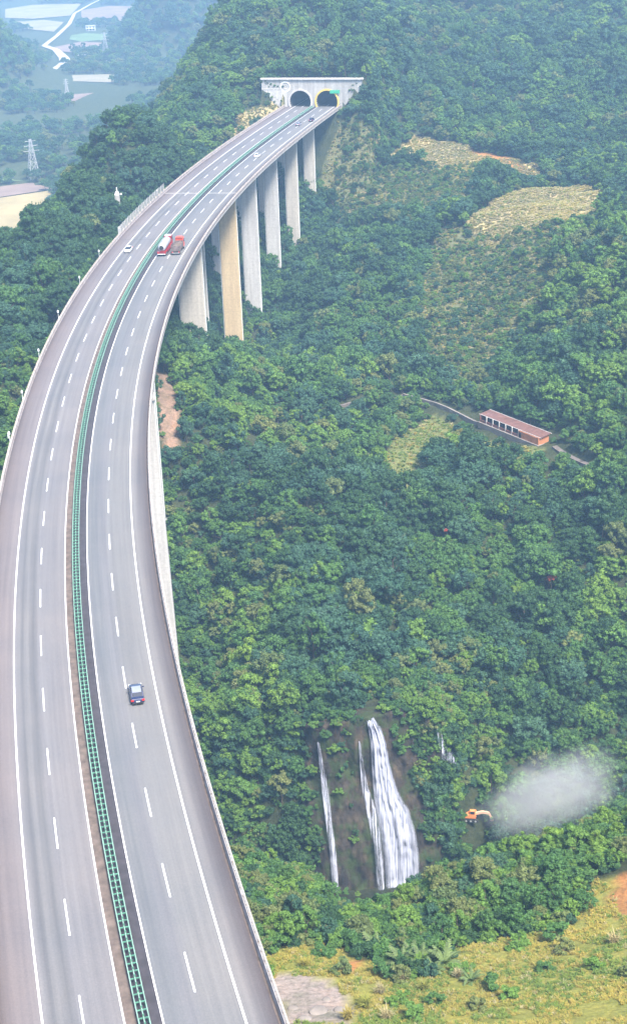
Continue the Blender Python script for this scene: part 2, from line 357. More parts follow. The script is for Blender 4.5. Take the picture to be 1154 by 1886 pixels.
# land cover, as outlines on the ground
COVER = {
 'straw': [poly([(848,400),(900,372),(960,348),(1080,340),(1128,376),(1090,398),(1000,414),(965,440),(950,470),(915,482),(892,440)]), poly([(690,242),(760,252),(850,266),(890,290),(990,308),(1000,332),(900,328),(850,312),(760,298),(700,276)]), poly([(430,215),(500,192),(530,200),(470,240),(430,250)])],
 'scrub': [poly([(800,425),(1060,415),(1010,540),(930,640),(850,720),(790,700),(770,560)]), poly([(620,240),(900,300),(850,400),(640,420),(590,330)])],
 'glade': [poly([(700,860),(740,800),(800,765),(880,805),(1000,832),(960,858),(860,830),(800,850),(770,930),(745,950)]), poly([(0,740),(40,745),(40,765),(0,775)])],
 'meadow': [poly([(840,1745),(960,1722),(1060,1700),(1085,1640),(1120,1612),(1300,1590),(1300,2050),(470,2050),(480,1755),(560,1735),(640,1752),(720,1800),(800,1800)])],
 'bare': [poly([(492,1795),(530,1788),(570,1795),(640,1832),(662,1866),(640,1886),(590,1880),(520,1895)])],
 'orange': [poly([(1128,1640),(1154,1600),(1200,1600),(1200,1690),(1154,1695),(1135,1680)]), poly([(630,1768),(660,1765),(670,1785),(640,1790)]), poly([(860,272),(960,300),(985,318),(940,316),(880,298)])],
 'bank': [poly([(283,690),(318,690),(330,760),(335,830),(300,840),(285,760)])],
 'rock': [poly([(556,1352),(590,1330),(640,1345),(668,1300),(712,1292),(740,1330),(765,1400),(790,1480),(792,1600),(760,1660),(600,1680),(560,1600),(556,1450)])],
}
def cover(name, x, y):
    r = np.zeros(np.shape(x), bool)
    j = (5.5 if name in ('straw', 'scrub') else 2.5) * fbm(x / 6, y / 6, 77, 3); 
    for P in COVER[name]: r |= inside(P, x + j, y + j)
    return r

# ------------------------------------------------------------------ terrain mesh
def axis(segs):
    out = [segs[0][0]]
    for a, b, st in segs:
        n = max(1, int(round((b - a) / st))); out += list(np.linspace(a, b, n + 1)[1:])
    return np.array(out)
gx = axis([(-2900,-900,130),(-900,-420,30),(-420,-130,9),(-130,170,1.9),(170,300,6),(300,800,26),(800,2900,130)])
gy = axis([(-250,40,20),(40,100,5),(100,215,2.0),(215,295,1.1),(295,720,2.1),(720,1000,5),(1000,2200,16),(2200,5200,80)])
GX, GY = np.meshgrid(gx, gy, indexing='ij'); GZ = tz(GX, GY)
nx, ny = GX.shape
idx = np.arange(nx * ny).reshape(nx, ny)
Q = np.stack([idx[:-1, :-1], idx[1:, :-1], idx[1:, 1:], idx[:-1, 1:]], -1).reshape(-1, 4)
V = np.stack([GX.ravel(), GY.ravel(), GZ.ravel()], -1)
qc = V[Q].mean(1)
s_, o_ = road_coord(qc[:, 0], np.clip(qc[:, 1], 62, 795))
hole = (np.abs(o_) < 13.2) & (s_ > S_PORTAL - 2.5) & (s_ < S_PORTAL + 6) & (qc[:, 1] < 720) & (np.abs(qc[:, 0]) < 120) & (qc[:, 2] > -1.3)   # the tunnel mouths
Q = Q[~hole]; qc = qc[~hole]
me = bpy.data.meshes.new('terrain'); me.vertices.add(len(V)); me.vertices.foreach_set('co', V.ravel())
me.loops.add(len(Q) * 4); me.loops.foreach_set('vertex_index', Q.ravel()); me.polygons.add(len(Q))
me.polygons.foreach_set('loop_start', np.arange(len(Q)) * 4); me.polygons.foreach_set('loop_total', np.full(len(Q), 4))
me.update(calc_edges=True); me.polygons.foreach_set('use_smooth', [True] * len(Q))
vx, vy = V[:, 0], V[:, 1]
colr = np.tile(np.array([0.050, 0.060, 0.028]), (len(V), 1))
fl = (vy > 700) & (V[:, 2] < -80); colr[fl] = (0.075, 0.095, 0.05)
for nm, c in (('scrub', (0.15, 0.155, 0.075)), ('glade', (0.17, 0.18, 0.065)), ('meadow', (0.27, 0.26, 0.062)), ('straw', (0.40, 0.33, 0.17)), ('bank', (0.27, 0.18, 0.13)), ('orange', (0.40, 0.19, 0.07)), ('bare', (0.34, 0.28, 0.25)), ('rock', (0.04, 0.045, 0.025))):
    colr[cover(nm, vx, vy)] = c
ca = me.color_attributes.new('cover', 'FLOAT_COLOR', 'POINT'); ca.data.foreach_set('color', np.c_[colr, np.ones(len(V))].ravel())
m, n, b = mat('terrain_ground'); at_ = N(n, 'ShaderNodeAttribute', attribute_name='cover'); g = N(n, 'ShaderNodeNewGeometry')
n1 = noise(n, 0.25, 8, g.outputs['Position']); n2 = noise(n, 1.6, 5, g.outputs['Position'])
r1 = ramp(n, n1.outputs[0], [(0.3, (0.6, 0.68, 0.6)), (0.52, (1, 1, 1)), (0.75, (1.2, 1.05, 0.9))]); r2 = ramp(n, n2.outputs[0], [(0.3, (0.65,) * 3), (0.7, (1.15,) * 3)])
n.links.new(mixc(n, mixc(n, at_.outputs[0], r1.outputs[0], 1.0, 'MULTIPLY'), r2.outputs[0], 1.0, 'MULTIPLY'), b.inputs['Base Color'])
b.inputs['Roughness'].default_value = 0.95; b.inputs['Specular IOR Level'].default_value = 0.1; bump(n, b, n2.outputs[0], 0.6, 0.4)
me.materials.append(m)
terrain = link(bpy.data.objects.new('terrain', me)); tag(terrain, 'green valley ground under the forest and the grassy slope', 'terrain', kind='structure')

# ------------------------------------------------------------------ haze: the air itself
m = bpy.data.materials.new('haze_air'); m.use_nodes = True; n = m.node_tree; n.nodes.clear()
out = N(n, 'ShaderNodeOutputMaterial'); pv = N(n, 'ShaderNodeVolumePrincipled')
pv.inputs['Color'].default_value = (0.40, 0.66, 1.0, 1); pv.inputs['Density'].default_value = HAZE_DENSITY; pv.inputs['Anisotropy'].default_value = 0.0
n.links.new(pv.outputs[0], out.inputs['Volume'])
hz = MB().box((0, 2475, 35), (5860, 5520, 320)).build('haze', m); tag(hz, 'blue haze hanging in the valley air', 'haze', kind='stuff')

# ------------------------------------------------------------------ viaduct
CONC = MAT['concrete']
viaduct = empty('viaduct', (0, 0, 0)); tag(viaduct, 'long curving concrete motorway viaduct leading to the tunnel', 'bridge')
def sweep(name, prof, s0, s1, m, parent, step=3.0, uv=False, smooth=False, closed=True):
    """profile of (offset, z) carried along the road axis"""
    ss = np.linspace(s0, s1, max(2, int((s1 - s0) / step) + 1)); k = len(prof); P = []
    for o, z in prof: P.append(road(ss, o, z))
    P = np.stack(P, 1).reshape(-1, 3); F = []
    kk = k if closed else k - 1
    for i in range(len(ss) - 1):
        for j in range(kk):
            a = i * k + j; b = i * k + (j + 1) % k; F.append((a, b, b + k, a + k))
    if closed: F += [tuple(range(k))[::-1], tuple((len(ss) - 1) * k + j for j in range(k))]
    o = mesh_obj(name, P, F, m, parent, smooth)
    if uv:
        ul = o.data.uv_layers.new(name='road'); 
        for lp in o.data.loops: ul.data[lp.index].uv = (prof[lp.vertex_index % k][0], ss[lp.vertex_index // k])
    return o
def rect(o0, o1, z0, z1): return [(o0, z0), (o1, z0), (o1, z1), (o0, z1)]

# asphalt: weathered grey with wheel tracks, a dirtier right shoulder, the left darker towards its parapet, patches and joints
def asphalt(name, base, track, shoulder_l, shoulder_r, prof):
    m, n, b = mat(name); uv = N(n, 'ShaderNodeUVMap', uv_map='road'); sx = N(n, 'ShaderNodeSeparateXYZ'); n.links.new(uv.outputs[0], sx.inputs[0])
    mr = N(n, 'ShaderNodeMapRange'); mr.inputs[1].default_value = -14; mr.inputs[2].default_value = 14
    wob = noise(n, 0.02, 3, uv.outputs[0]); mp = N(n, 'ShaderNodeMath', operation='MULTIPLY_ADD'); n.links.new(wob.outputs[0], mp.inputs[0]); mp.inputs[1].default_value = 0.8; n.links.new(sx.outputs[0], mp.inputs[2])
    m3 = N(n, 'ShaderNodeMath', operation='ADD'); n.links.new(mp.outputs[0], m3.inputs[0]); m3.inputs[1].default_value = -0.4
    n.links.new(m3.outputs[0], mr.inputs[0])
    r = ramp(n, mr.outputs[0], [((o + 14) / 28, c) for o, c in prof])
    st = N(n, 'ShaderNodeMapping'); st.inputs['Scale'].default_value = (1.6, 0.02, 1); n.links.new(uv.outputs[0], st.inputs[0])
    sn = noise(n, 1.0, 6, st.outputs[0]); sr = ramp(n, sn.outputs[0], [(0.3, (0.84, 0.84, 0.86)), (0.7, (1.1, 1.09, 1.08))])
    g = N(n, 'ShaderNodeNewGeometry'); pn = noise(n, 0.06, 5, g.outputs['Position']); pr = ramp(n, pn.outputs[0], [(0.3, (0.88, 0.9, 0.94)), (0.7, (1.07, 1.04, 1.03))])
    gr = noise(n, 6.0, 3, g.outputs['Position']); grr = ramp(n, gr.outputs[0], [(0.3, (0.9,) * 3), (0.7, (1.08,) * 3)])
    c = mixc(n, mixc(n, mixc(n, r.outputs[0], sr.outputs[0], 1.0, 'MULTIPLY'), pr.outputs[0], 1.0, 'MULTIPLY'), grr.outputs[0], 1.0, 'MULTIPLY')
    n.links.new(c, b.inputs['Base Color']); b.inputs['Roughness'].default_value = 0.8; b.inputs['Specular IOR Level'].default_value = 0.3
    bump(n, b, gr.outputs[0], 0.15, 0.02); return m
A = (0.167, 0.160, 0.161); Bc = (0.153, 0.154, 0.161)
pr_l = [(-13.4, (0.093, 0.078, 0.078)), (-12.4, (0.142, 0.123, 0.123)), (-9.6, (0.178, 0.160, 0.159)), (-9.1, (0.171, 0.167, 0.170)), (-8.2, (0.123, 0.123, 0.127)), (-7.5, (0.167, 0.164, 0.164)), (-6.6, (0.119, 0.119, 0.123)), (-5.9, (0.171, 0.167, 0.170)), (-3.5, A), (-1.7, (0.178, 0.167, 0.166))]
pr_r = [(1.7, (0.141, 0.145, 0.152)), (3.0, (0.134, 0.140, 0.146)), (4.6, Bc), (6.0, (0.160, 0.160, 0.159)), (9.2, (0.167, 0.164, 0.161)), (10.149, (0.174, 0.167, 0.164)), (11.0, (0.117, 0.110, 0.113)), (12.2, (0.089, 0.078, 0.082)), (12.6, (0.114, 0.078, 0.060))]
MAT['asphalt_l'] = asphalt('asphalt_pale', A, A, A, A, pr_l); MAT['asphalt_r'] = asphalt('asphalt_blue_grey', A, A, A, A, pr_r)
S_END = S_PORTAL + 45
OL, OR = -13.4, 12.55                                      # inner faces of the parapets
sweep('girder', [(-9.5, -2.9), (-3.0, -2.9), (-2.2, -0.9), (2.2, -0.9), (3.0, -2.9), (9.0, -2.9), (10.0, -0.75), (13.0, -0.5), (13.0, -0.02), (-13.85, -0.02), (-13.85, -0.5), (-10.5, -0.75)], S0, S_PORTAL - 1, CONC, viaduct)
for nm, o0, o1, mt_ in (('carriageway', OL, -1.7, 'asphalt_l'), ('carriageway', 1.7, OR, 'asphalt_r')):
    sweep(nm, rect(o0, o1, -0.015, 0.06), S0, S_END, MAT[mt_], viaduct, uv=True)
sweep('median_strip', rect(-1.7, -0.62, -0.012, 0.09), S0, S_PORTAL, MAT['soil_strip'], viaduct)
sweep('median_strip', rect(-0.62, 1.7, -0.012, 0.075), S0, S_PORTAL, MAT['dark_strip'], viaduct)
sweep('kerb_dirt', rect(12.3, 12.55, 0.05, 0.075), S0, S_PORTAL, MAT['soil_strip'], viaduct)
def parapet(sgn, oi):
    pr = [(oi, 0.02), (oi + sgn * 0.12, 0.45), (oi + sgn * 0.16, 0.85), (oi + sgn * 0.46, 0.85), (oi + sgn * 0.46, 0.02)]
    o = sweep('parapet', pr if sgn < 0 else pr[::-1], S0, S_PORTAL - 0.5, MAT['parapet'], viaduct)
    sweep('coping', rect(min(oi + sgn * .1, oi + sgn * .52), max(oi + sgn * .1, oi + sgn * .52), 0.852, 0.93), S0, S_PORTAL - 0.5, MAT['coping'], o)
    sweep('handrail', [(oi + sgn * .31 + .05 * math.cos(a), 1.25 + .05 * math.sin(a)) for a in (0.8, 2.35, 3.9, 5.5)], S0, S_PORTAL - 0.5, MAT['rust_steel'], o)
    mb = MB()
    for s in np.arange(S0 + 1, S_PORTAL - 1, 1.5):
        p = road(s, oi + sgn * .31, 1.06); mb.box(p, (0.16, 0.16, 0.34), road_head(s))
    st = mb.build('rail_post', MAT['rust_steel'], o); st['kind'] = 'stuff'
parapet(1, OR); parapet(-1, OL)
# paint
def stripe(name, o, s0, s1, wd=0.2, z=0.066): return sweep(name, rect(o - wd / 2, o + wd / 2, z - 0.004, z), s0, s1, MAT['paint'], viaduct, step=3)
for o in (-9.35, -1.72 - 0.05, 1.72 + 0.05, 9.35): stripe('edge_line', o, S0, S_END, 0.21)
def dash_row(o, pix):
    p = atZ(*pix); s, _ = road_coord(np.array([p[0]]), np.array([p[1]])); s = float(s[0]) % 15
    for k in range(0, 60):
        c = s + 15 * k
        if S0 + 3 < c < S_PORTAL + 20: stripe('lane_dash', o, c - 3, c + 3, 0.19)
dash_row(5.45, (347.5, 1791)); dash_row(-5.55, (127, 1689))
# expansion joints across both carriageways
for px, py in ((378, 356),):
    p = atZ(px, py); s, _ = road_coord(np.array([p[0]]), np.array([p[1]])); s = float(s[0])
    for o0, o1 in ((OL, -1.9), (1.9, OR)):
        sweep('expansion_joint', rect(o0, o1, 0.06, 0.072), s - 0.28, s + 0.28, MAT['concrete'], viaduct)
for D in (430,):
    for o0, o1 in ((OL, -1.9), (1.9, OR)): sweep('expansion_joint', rect(o0, o1, 0.055, 0.063), s_at(D) - 0.1, s_at(D) + 0.1, MAT['dark_concrete'], viaduct)
# piers: a wall pier under each carriageway
def pier(D, off, width, thick, m, foot_extra=3.0, batter=0.0, footing=True):
    s = s_at(D); p = road(s, off, 0); rz = road_head(s); zb = float(tz(p[0], p[1])) - foot_extra; zt = -3.75
    mb = MB(); h = zt - zb
    k = 1 + batter
    mb.box((0, 0, zb + h / 2), (width * k, thick * k, h), 0, top=1 / k)
    o = mb.build('pier', m, viaduct, bevel=0.18); o.location = (p[0], p[1], 0); o.rotation_euler = (0, 0, rz)
    c = MB().box((0, 0, zt + 0.42), (width + 0.9, thick + 0.7, 0.84)).build('pier_cap', MAT['white_concrete'], o, bevel=0.06)
    for sg in (-1, 1): MB().cyl((sg * (width / 2 + 0.22) , -thick / 2 + .3, zb + 2), (sg * (width / 2 + 0.22), -thick / 2 + .3, zt), 0.12).build('drain_pipe', MAT['white_metal'], o)
    if footing: MB().box((0, 0, zb + 1.2), (width + 2.4, thick + 2.4, 2.0)).build('footing', CONC, o, bevel=0.1)
    return o
for D, offr, wr, mr_, br in ((168, 6, 7.5, 'white_concrete', 0.04), (232, 6, 7.5, 'white_concrete', 0.04), (296, 8.0, 9.0, 'white_concrete', 0.26), (345, 5, 6.5, 'white_concrete', 0.0),
                        (440, 6, 7.6, 'cream_concrete', 0.03), (505, 6.2, 6.2, 'ochre_concrete', 0.03), (541, 6.2, 5.8, 'white_concrete', 0.03), (579, 6.2, 5.2, 'white_concrete', 0.03), (615, 6.2, 5.0, 'cream_concrete', 0.03), (648, 6.2, 4.6, 'cream_concrete', 0.03), (104, 6, 7.5, 'white_concrete', 0.04)):
    pr_ = pier(D, offr, wr, 2.3, MAT[mr_], batter=br)
    if mr_ == 'ochre_concrete': pr_['label'] = 'tall ochre-stained concrete pier'
    pier(D, -6, 6.0 if wr > 6 else wr - .6, 2.3, MAT['cream_concrete' if mr_ == 'ochre_concrete' else mr_], batter=0.04)
# screen panels standing on the outer parapet
screen = empty('screen_fence', road(s_at(432), OL - 0.3, 0.93)); tag(screen, 'row of pale upright screen panels on the outer parapet by the knoll', 'fence')
s = s_at(432); k = 0
while s < s_at(496):
    p = road(s + 1.9, OL - 0.3, 2.1) - np.array(screen.location)
    MB().box((0, 0, 0), (0.08, 3.7, 2.2)).build('panel', MAT['concrete'], screen).location = p
    screen.children[-1].rotation_euler = (0, 0, road_head(s + 1.9))
    q = MB().box((0, 0, 0), (0.16, 0.16, 2.5)).build('post', MAT['steel'], screen); q.location = road(s, OL - 0.3, 2.1) - np.array(screen.location); q.rotation_euler = (0, 0, road_head(s))
    s += 3.9

# ------------------------------------------------------------------ median barrier: green rails and cross plates
median = empty('median_barrier', (0, 0, 0)); tag(median, 'green steel ladder-like crash barrier with cross plates along the median', 'barrier')
for o, z0, z1, mt_ in ((-0.52, 0.5, 0.82, 'pale_green_steel'), (0.52, 0.5, 0.82, 'pale_green_steel'), (0.0, 0.82, 0.95, 'pale_green_steel')):
    sweep('rail', rect(o - 0.05, o + 0.05, z0, z1), S0, S_PORTAL - 2, MAT[mt_], median)
plate = MB().box((0, 0, 0.74), (1.14, 0.13, 0.09)).box((0, 0.02, 1.02), (0.16, 0.05, 0.42)).mesh('cross_plate', MAT['green_steel'])
post = MB()
sp = np.arange(S0 + 1, S_PORTAL - 3, 1.12); nb = 0
far_pl = MB(); first = np.searchsorted(sp, s_at(100))
for i, s in enumerate(sp):
    p = road(s, 0, 0.0); rz = road_head(s)
    if first <= i < first + 290:
        o = bpy.data.objects.new('cross_plate', plate); o.location = p; o.rotation_euler = (0, 0, rz); link(o, median)
    else: far_pl.box(p + np.array([0, 0, .74]), (1.14, .13, .09), rz).box(p + np.array([0, 0, 1.02]), (.16, .05, .42), rz)
    if i % 2 == 0:
        for sg in (-.45, .45): post.box(road(s, sg, 0.35), (0.12, 0.12, 0.6), rz)
far_pl.build('cross_plate', MAT['green_steel'], median)['kind'] = 'stuff'
post.build('post', MAT['green_steel'], median)['kind'] = 'stuff'

# ------------------------------------------------------------------ small marker posts on the outer parapet
ORD = ['beside the lowest bend, with a curved top', 'just above the curved one', 'third up along the bend', 'fourth up along the bend', 'fifth up the bend', 'abreast of the white car', 'at the near end of the pale screen', 'past the far end of the pale screen']
for i, (px, py) in enumerate([(30, 815), (50, 738), (84, 660), (118, 588), (152, 524), (190, 475), (226, 432), (303, 362)]):
    p = atZ(px, py, 0.9); s, o = road_coord(np.array([p[0]]), np.array([p[1]])); s = float(s[0])
    e = empty('marker_post', road(s, OL - 0.36, 0.93), road_head(s)); tag(e, 'slim white marker post on the outer parapet, ' + ORD[i], 'post', 'marker posts on the outer parapet')
    MB().cyl((0, 0, 0), (0, 0, 1.7), 0.06, n=8).build('pole', MAT['white_metal'], e)
    if i == 0:
        mb = MB(); q = [Vector((0, -0.9 * (1 - math.cos(t)), 1.6 + 0.9 * math.sin(t))) for t in np.linspace(0, math.pi, 9)]
        for a, b_ in zip(q, q[1:]): mb.cyl(a, b_, 0.09, n=6)
        mb.build('curved_arm', MAT['white_metal'], e)
    h = MB().cyl((0, -0.08, 1.7), (0, -0.08, 1.95), 0.2, 0.24, 10).cyl((0, -0.08, 1.95), (0, -0.08, 2.35), 0.24, 0.12, 10).build('head', MAT['white_paint'], e)

# ------------------------------------------------------------------ tunnel portal
sP = S_PORTAL; pP = road(sP, 0, 0); rzP = road_head(sP)
portal = empty('tunnel_portal', pP, rzP); tag(portal, 'pale concrete tunnel portal wall with two dark arched mouths', 'tunnel')
def arch_pts(cx, r, z0, n=18): return [(cx + r * math.cos(t), z0 + r * math.sin(t)) for t in np.linspace(math.radians(-28), math.radians(208), n)]
CX = (-6.3, 6.3); RA, ZA = 5.0, 2.4
XL, XR, ZT = -24.5, 23.0, 12.2
bm = bmesh.new()
def loopv(pts, y): return [bm.verts.new((x, y, z)) for x, z in pts]
outer = [(XL, -3.0), (XL, ZT), (XR, ZT - 0.2), (XR - 1, 7.5), (14.2, 0.4), (13.5, -3.0)]
lo = [loopv(outer, 0.0)]
for cx in CX: lo.append(loopv(arch_pts(cx, RA, ZA), 0.0))
ed = []
for l in lo:
    for a, b_ in zip(l, l[1:] + l[:1]): ed.append(bm.edges.new((a, b_)))
bmesh.ops.triangle_fill(bm, use_beauty=True, use_dissolve=False, edges=ed)
for f in [f for f in bm.faces if any((f.calc_center_median().x - cx) ** 2 + (f.calc_center_median().z - ZA) ** 2 < (RA * 0.9) ** 2 and f.calc_center_median().z > 0.2 and all(v in lo[1 + k] for v in f.verts) for k, cx in enumerate(CX))]: bm.faces.remove(f)
for k in range(2):
    for f in [f for f in bm.faces if all(v in lo[1 + k] for v in f.verts)]: bm.faces.remove(f)
ex = bmesh.ops.extrude_face_region(bm, geom=bm.faces[:]); bmesh.ops.translate(bm, verts=[v for v in ex['geom'] if isinstance(v, bmesh.types.BMVert)], vec=(0, 1.2, 0))
bmesh.ops.recalc_face_normals(bm, faces=bm.faces)
me = bpy.data.meshes.new('facade'); bm.to_mesh(me); bm.free(); me.materials.append(MAT['concrete']); link(bpy.data.objects.new('facade', me), portal)
MB().box(((XL + XR) / 2, 0.35, ZT + 0.35), (XR - XL + 0.8, 1.9, 0.7)).build('coping', MAT['white_concrete'], portal, bevel=0.05)
MB().box((XL + 6.0, -0.12, 8.0), (12.0, 0.2, 0.5)).build('ledge', MAT['white_concrete'], portal, bevel=0.03)
for i in range(4): MB().box((XL + 1.6 + 2.95 * i, -0.08, 3.5), (2.85, 0.14, 8.2)).build('panel', MAT['white_concrete'], portal, bevel=0.03)
for k, cx in enumerate(CX):
    ri = arch_pts(cx, RA, ZA, 22); ro = arch_pts(cx, RA + 0.75, ZA, 22); mb = MB()
    for y in (-0.35, 0.0): mb.v += [(x, y, z) for x, z in ri] + [(x, y, z) for x, z in ro]
    for i in range(21):
        a, b_ = i, i + 1
        mb.f += [(a, b_, 22 + b_, 22 + a), (44 + a, 66 + a, 66 + b_, 44 + b_), (22 + a, 22 + b_, 66 + b_, 66 + a), (a, 44 + a, 44 + b_, b_)]
    mb.build('arch_ring', MAT['arch_yellow' if k else 'white_concrete'], portal)
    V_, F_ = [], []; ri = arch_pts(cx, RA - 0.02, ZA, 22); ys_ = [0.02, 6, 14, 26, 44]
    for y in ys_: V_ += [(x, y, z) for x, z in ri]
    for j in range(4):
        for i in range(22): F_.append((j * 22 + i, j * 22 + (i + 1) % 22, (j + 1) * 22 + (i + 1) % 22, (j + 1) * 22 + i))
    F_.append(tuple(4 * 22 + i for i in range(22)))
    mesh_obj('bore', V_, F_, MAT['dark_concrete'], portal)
mb = MB(); R0, R1 = 2.5, 1.9
for i in range(24):
    t0, t1 = 2 * math.pi * i / 24, 2 * math.pi * (i + 1) / 24; k = len(mb.v)
    for y in (-0.18, 0.02):
        for r in (R0, R1):
            for t in (t0, t1): mb.v.append((-13.2 + r * math.cos(t), y, 9.0 + r * math.sin(t)))
    mb.f += [(k, k + 1, k + 3, k + 2), (k + 4, k + 6, k + 7, k + 5), (k, k + 4, k + 5, k + 1), (k + 2, k + 3, k + 7, k + 6)]
mb.build('round_emblem', MAT['white_paint'], portal)
MB().box((10.2, -0.55, 6.9), (4.6, 0.2, 1.5)).build('sign_board', MAT['sign_green'], portal, bevel=0.03)
MB().box((10.2, -0.3, 6.9), (0.3, 0.5, 0.3)).build('sign_bracket', MAT['steel'], portal)

# ------------------------------------------------------------------ vehicles
def wheel(parent, x, y, r, w_, hub):
    o = MB().cyl((-w_ / 2, 0, 0), (w_ / 2, 0, 0), r, n=18).build('wheel', MAT['black'], parent, bevel=0.03); o.location = (x, y, r)
    MB().cyl((-w_ / 2 - 0.01, 0, 0), (w_ / 2 + 0.01, 0, 0), r * 0.6, n=12).build('rim', hub, o)
def car(name, px, py, away, paint, roofmat, label, L=4.7, W=1.82, Hh=1.45, lamps=True):
    p = atZ(px, py, 0.06); s, o = road_coord(np.array([p[0]]), np.array([p[1]])); s = float(s[0]); rz = road_head(s) + (0 if away else math.pi)
    e = empty(name, (p[0], p[1], 0.066), rz); tag(e, label, 'car', 'cars on the viaduct')
    # body: sections along y (rear negative), front +y
    secs = [(-L/2, .74, .42, .78), (-L/2+.12, .90, .26, .96), (-L/2+.7, .985, .22, 1.0), (-.9, 1.0, .2, .98), (.6, 1.0, .2, .95), (1.3, .99, .2, .90), (L/2-.5, .95, .22, .80), (L/2-.08, .86, .28, .66), (L/2, .70, .40, .58)]
    mb = MB(); 
    for y, kx, z0, z1 in secs:
        hw = W / 2 * kx; zm = z0 + (z1 - z0) * 0.62
        mb.v += [(-hw * .94, y, z0), (hw * .94, y, z0), (hw, y, zm), (hw * .93, y, z1), (-hw * .93, y, z1), (-hw, y, zm)]
    for i in range(len(secs) - 1):
        for j in range(6): mb.f.append((i*6+j, i*6+(j+1)%6, (i+1)*6+(j+1)%6, (i+1)*6+j))
    mb.f += [tuple(range(6))[::-1], tuple((len(secs)-1)*6+j for j in range(6))]
    body = mb.build('body', paint, e, bevel=0.04, smooth=False)
    rows = [(-1.75, .80, .96), (-1.15, .70, Hh - .06), (-.55, .68, Hh), (.25, .69, Hh - .03), (1.25, .82, .93)]
    mb = MB()
    for y, kx, z in rows:
        hw = W / 2 * kx; zb = 0.94; mb.v += [(-W / 2 * .88, y, zb), (-hw, y, z), (hw, y, z), (W / 2 * .88, y, zb)]
    for i in range(4):
        for j in range(4): mb.f.append((i*4+j, i*4+(j+1)%4, (i+1)*4+(j+1)%4, (i+1)*4+j))
    mb.f += [(3, 2, 1, 0), (16, 17, 18, 19)]
    cabin = mb.build('cabin_glass', MAT['glass'], e, bevel=0.03)
    mb = MB(); 
    for y, kx, z in ((-1.22, .69, Hh - .07), (-.55, .675, Hh + .015), (.28, .685, Hh - .015)):
        hw = W / 2 * kx; mb.v += [(-hw, y, z - .03), (hw, y, z - .03), (hw * .96, y, z + .025), (-hw * .96, y, z + .025)]
    for i in range(2):
        for j in range(4): mb.f.append((i*4+j, i*4+(j+1)%4, (i+1)*4+(j+1)%4, (i+1)*4+j))
    mb.f += [(3, 2, 1, 0), (8, 9, 10, 11)]
    mb.build('roof', roofmat, e)
    for sg in (-1, 1):
        MB().prism([(-1.82, .93), (-1.74, .93), (-1.1, Hh - .06), (-1.2, Hh - .05)], sg * W / 2 * .80 - .05, sg * W / 2 * .80 + .05).build('pillar', paint, e)
        MB().box((sg * W * .39, -L/2 + .06, .78), (.36, .18, .22)).build('tail_light', MAT['tail_red'], e, bevel=0.03)
        MB().box((sg * W * .37, L/2 - .16, .60), (.38, .22, .14)).build('headlight', MAT['white_paint'], e, bevel=0.03)
        MB().box((sg * (W / 2 + .09), .75, .98), (.2, .14, .13)).build('mirror', paint, e, bevel=0.03)
        for y in (-1.42, 1.42): wheel(e, sg * (W / 2 - .1), y, .33, .22, MAT['silver_paint'])
    MB().box((0, -L/2 - .0, .62), (.48, .05, .15)).build('number_plate', MAT['white_paint'], e)
    MB().box((0, -L/2 + .02, .36), (W * .8, .16, .2)).build('bumper', MAT['black'] if paint is not MAT['white_paint'] else paint, e, bevel=0.04)
    return e
car('car', 252, 1283, True, MAT['navy_paint'], MAT['silver_paint'], 'dark navy saloon with red tail lamps alone in the near lane')
car('car', 237, 463, False, MAT['white_paint'], MAT['white_paint'], 'white car opposite the tanker, on the oncoming carriageway')
car('car', 474, 289, True, MAT['white_paint'], MAT['white_paint'], 'white car between the lorries and the tunnel')
car('car', 550, 231, True, MAT['silver_paint'], MAT['silver_paint'], 'silver car close to the tunnel, behind the dark one')
car('car', 574, 223, True, MAT['navy_paint'], MAT['navy_paint'], 'small dark car about to enter the tunnel')

def place(px, py, o):
    p = atZ(px, py, 0.06); s, _ = road_coord(np.array([p[0]]), np.array([p[1]])); s = float(s[0]); return road(s, o, 0.066), road_head(s)
# tank lorry
p, rz = place(302, 462, 3.55)
t = empty('tank_lorry', p, rz); tag(t, 'long red lorry with a silver tank, in the inner lane', 'lorry', 'lorries driving side by side')
MB().box((0, -1.6, 1.05), (2.4, 10.6, .34)).build('chassis', MAT['red_paint'], t, bevel=0.05)
MB().box((0, -1.6, 1.30), (2.62, 10.8, .12)).build('walkway', MAT['red_paint'], t, bevel=0.03)
mb = MB(); npr = 20
for y, r in ((-6.6, .35), (-6.5, .8), (-6.3, 1.02), (-6.0, 1.12), (3.2, 1.12), (3.45, 1.0), (3.6, .6)):
    for i in range(npr): a = 2 * math.pi * i / npr; mb.v.append((r * 1.02 * math.cos(a), y, 2.42 + r * .96 * math.sin(a)))
for j in range(6):
    for i in range(npr): mb.f.append((j*npr+i, j*npr+(i+1)%npr, (j+1)*npr+(i+1)%npr, (j+1)*npr+i))
mb.f += [tuple(range(npr))[::-1], tuple(6*npr+i for i in range(npr))]
tk = mb.build('tank', MAT['tank_silver'], t, smooth=True)
for y in (-5.0, -2.2, .6): MB().cyl((0, y - .08, 2.42), (0, y + .08, 2.42), 1.16, n=20).build('band', MAT['steel'], tk)
for y in (-3.6, 1.8): MB().cyl((0, y, 3.4), (0, y, 3.65), .32, n=12).build('hatch', MAT['steel'], tk)
MB().cyl((0, -6.66, 2.42), (0, -6.5, 2.42), .62, n=16).build('end_plate', MAT['black'], tk)
MB().box((0, 5.5, 2.1), (2.45, 2.3, 2.5), top=.9, topy=.86).build('cab', MAT['red_paint'], t, bevel=0.12)
MB().box((0, 5.3, 3.4), (2.0, 1.5, .3), top=.85).build('cab_roof', MAT['white_paint'], t, bevel=0.08)
